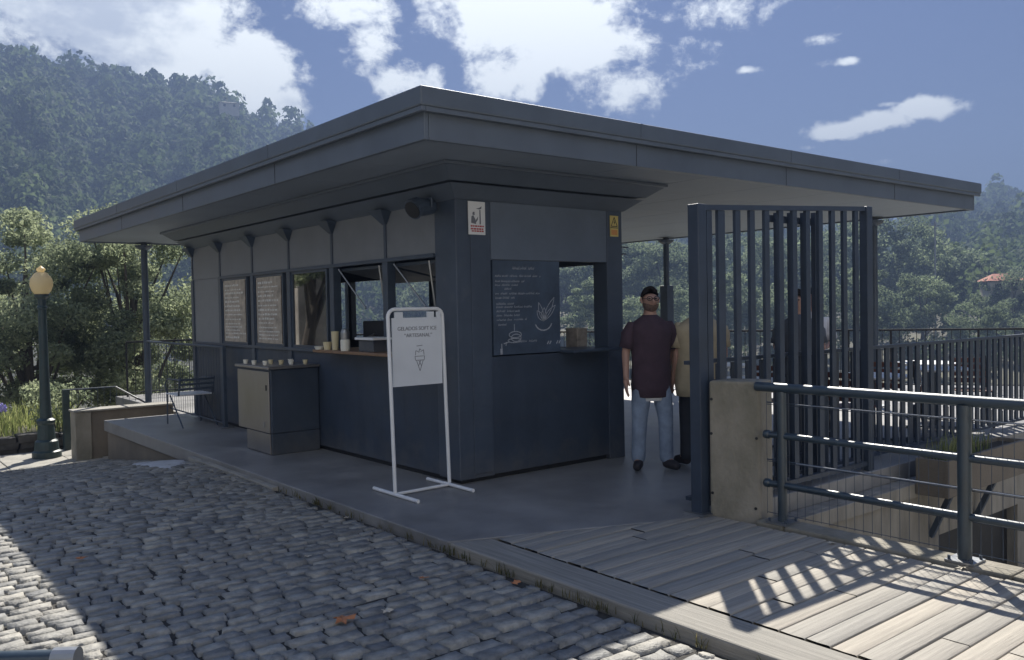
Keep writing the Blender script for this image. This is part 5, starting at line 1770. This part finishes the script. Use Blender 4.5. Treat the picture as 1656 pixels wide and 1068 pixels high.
sh = thing('leafy_shrub', 'small yellow green leafy shrub between the lamp post and handrail', 'shrub', (3.15, 16.5, -0.4))
cs = np.array([[g1, g2, g3] for g1, g2, g3 in rng.uniform((-0.4, -0.3, 0.05), (0.55, 0.4, 0.85), (26, 3))])
V, F, T = leaves(cs, np.full(26, 0.17), 60, 0.07, 0.8, 77)
npmesh('foliage', V, F, M['leaf_a'], T, parent=sh)
mb = MB()
for q in range(6):
    mb.tube([(0, 0, -0.1), tuple(cs[q * 4])], 0.012, 5)
o = mb.build('stem', M['bark'])
o.parent = sh

wp = []
for q in range(90):
    y_ = random.uniform(1.2, 7.5)
    for _ in range(random.randint(2, 9)):
        wp.append((3.285 + random.uniform(-0.03, 0.008), y_ + random.uniform(-0.03, 0.03), -0.07))
tag(blades('kerb_weeds', wp, 0.02, 0.075, 0.003, M['weed'], bend=0.9), 'small dry weeds growing along the foot of the platform', 'weeds', kind='stuff')

# ------------------------------------------------------------------ houses, pole and cable on the hillsides
def house(label, az, r, el, w, d, h, roofm, pitch, turn=0.0):
    x, y = pol(az, r)
    z = CAM_Z + r * math.tan(R(el))
    Hh = thing('hill_house', label, 'house', (x, y, z))
    mb = MB().box(-w / 2, w / 2, -d / 2, d / 2, -3, h)
    o = mb.build('wall', M['render'], None, bevel=0.03)
    o.parent = Hh
    mb = MB()
    e = 0.5
    mb.add([(-w / 2 - e, -d / 2 - e, h), (w / 2 + e, -d / 2 - e, h), (w / 2 + e, d / 2 + e, h), (-w / 2 - e, d / 2 + e, h), (-w / 4, 0, h + pitch), (w / 4, 0, h + pitch)],
           [(3, 2, 1, 0), (0, 1, 5, 4), (2, 3, 4, 5), (1, 2, 5), (3, 0, 4)])
    o = mb.build('roof', roofm, None)
    o.parent = Hh
    for q in (-w / 4, w / 4):
        wn = MB().box(q - 0.45, q + 0.45, -d / 2 - 0.04, -d / 2 - 0.005, h * 0.35, h * 0.8).build('window', M['black'])
        wn.parent = Hh
    Hh.rotation_euler = (0, 0, R(az - 90) + turn)
    return Hh


house('pale house with a terracotta roof among the trees at the right edge', 21.3, 150, 0.15, 4.4, 5, 2.2, M['tile'], 1.1, 0.3)
house('long white house high on the mountain ridge', 69.0, 395, 12.6, 8, 5, 2.6, M['render'], 0.8, 0.1)
x, y = pol(24.71, 140)
up_ = thing('utility_pole', 'thin pale utility pole on the right hillside below the roof corner', 'pole', (x, y, 1))
mb = MB().tube([(x, y, ground_z(24.71, 140)), (x, y, 13.0)], 0.13, 8)
mb.build('mast', M['galv'], up_)
MB().beam((x - 0.8, y + 0.5, 12.4), (x + 0.8, y - 0.5, 12.4), 0.12, 0.12).build('crossarm', M['galv'], up_)

# tan stone house down the street to the left, which the kiosk windows reflect
th = thing('stone_house', 'tan stone house down the street reflected in the kiosk windows', 'house', (-7.5, 46, -0.6))
MB().box(-9.5, -5.5, 31, 62, -1, 6.0).build('wall', M['tanstone'], th, bevel=0.03)
MB().box(-9.9, -5.1, 30.6, 62.4, 6.0, 6.3).build('roof', M['tile'], th)
for q in range(5):
    MB().box(-5.498, -5.46, 40.2 + q * 5.0, 41.4 + q * 5.0, 2.9, 4.6).build('window', M['black'], th)

oh = thing('fill_house', 'unseen pale house added behind the viewpoint to bounce light', 'house', (-6, -16, -0.5))  # out of view, added to bounce sunlight back onto the kiosk
MB().box(-26, 12, -22, -13.2, -0.8, 7.5).build('wall', M['bouncewall'], oh, bevel=0.03)
MB().box(-26.5, 12.5, -22.5, -12.7, 7.5, 7.8).build('roof', M['tile'], oh)
for q in range(8):
    for z_ in (0.9, 4.2):
        MB().box(-24 + q * 4.6, -22.8 + q * 4.6, -13.198, -13.15, z_, z_ + 1.6).build('window', M['black'], oh)

# ------------------------------------------------------------------ fallen leaves and litter on the cobbles
def fallen(x, y, s_, m, label, seed, name='fallen_leaf', cat='leaf'):
    g = random.Random(seed)
    z = float(road_z(y)) + 0.012 if x < 3.3 else 0.004
    pts = []
    k = 11
    for i in range(k):
        a = 2 * math.pi * i / k + g.uniform(-0.1, 0.1)
        r_ = s_ * (1.0 if i % 2 == 0 else 0.45) * g.uniform(0.75, 1.1)
        pts.append((x + r_ * math.cos(a), y + r_ * math.sin(a), z + g.uniform(0, 0.35) * s_))
    mb = MB()
    n = len(pts)
    lo_ = [(a, b, c_ - 0.0015) for a, b, c_ in pts]
    ctr = [(x, y, z + 0.1 * s_), (x, y, z + 0.1 * s_ - 0.0015)]
    mb.add(pts + lo_ + ctr, [(i, (i + 1) % n, 2 * n) for i in range(n)] + [(n + (i + 1) % n, n + i, 2 * n + 1) for i in range(n)] + [(i, n + i, n + (i + 1) % n, (i + 1) % n) for i in range(n)])
    return tag(mb.build(name, m), label, cat)


fallen(2.11, 4.09, 0.075, M['leafdry'], 'large orange dry leaf in the middle of the cobbles', 1)
fallen(2.36, 4.05, 0.042, M['leafpale'], 'crumpled whitish leaf right of the orange leaf', 2)
fallen(2.82, 4.40, 0.035, M['leafdry'], 'small brown leaf between the orange leaf and the kerb', 3)
fallen(3.20, 6.10, 0.03, M['leafpale'], 'pale scrap lying by the platform edge below the sign stand', 4)
fallen(3.18, 3.95, 0.035, M['leafdry'], 'small brown leaf caught at the kerb of the timber deck', 5)
fallen(1.32, 6.32, 0.045, M['leafdry'], 'brown leaf near the left shadow edge on the cobbles', 6)
fallen(2.50, 5.32, 0.028, M['leafpale'], 'pale small leaf on the cobbles in front of the sign', 7)
fallen(5.21, 2.25, 0.04, M['leafpale'], 'pale curled leaf in the drain slot at the railing foot', 8)
fallen(5.14, 3.05, 0.035, M['leafpale'], 'pale leaf on the planks near the railing kerb', 9)

# ------------------------------------------------------------------ air
mh = bpy.data.materials.new('haze_air')
mh.use_nodes = True
ht = mh.node_tree
ht.nodes.remove(ht.nodes['Principled BSDF'])
pv_ = ht.nodes.new('ShaderNodeVolumePrincipled')
pv_.inputs['Color'].default_value = (0.17, 0.235, 0.39, 1)
pv_.inputs['Density'].default_value = 0.0018
pv_.inputs['Anisotropy'].default_value = 0.2
ht.links.new(pv_.outputs[0], ht.nodes['Material Output'].inputs['Volume'])
hz_ = MB().box(-1230, 1230, -1230, 1230, -330, 172).build('haze', mh)
tag(hz_, kind='stuff')
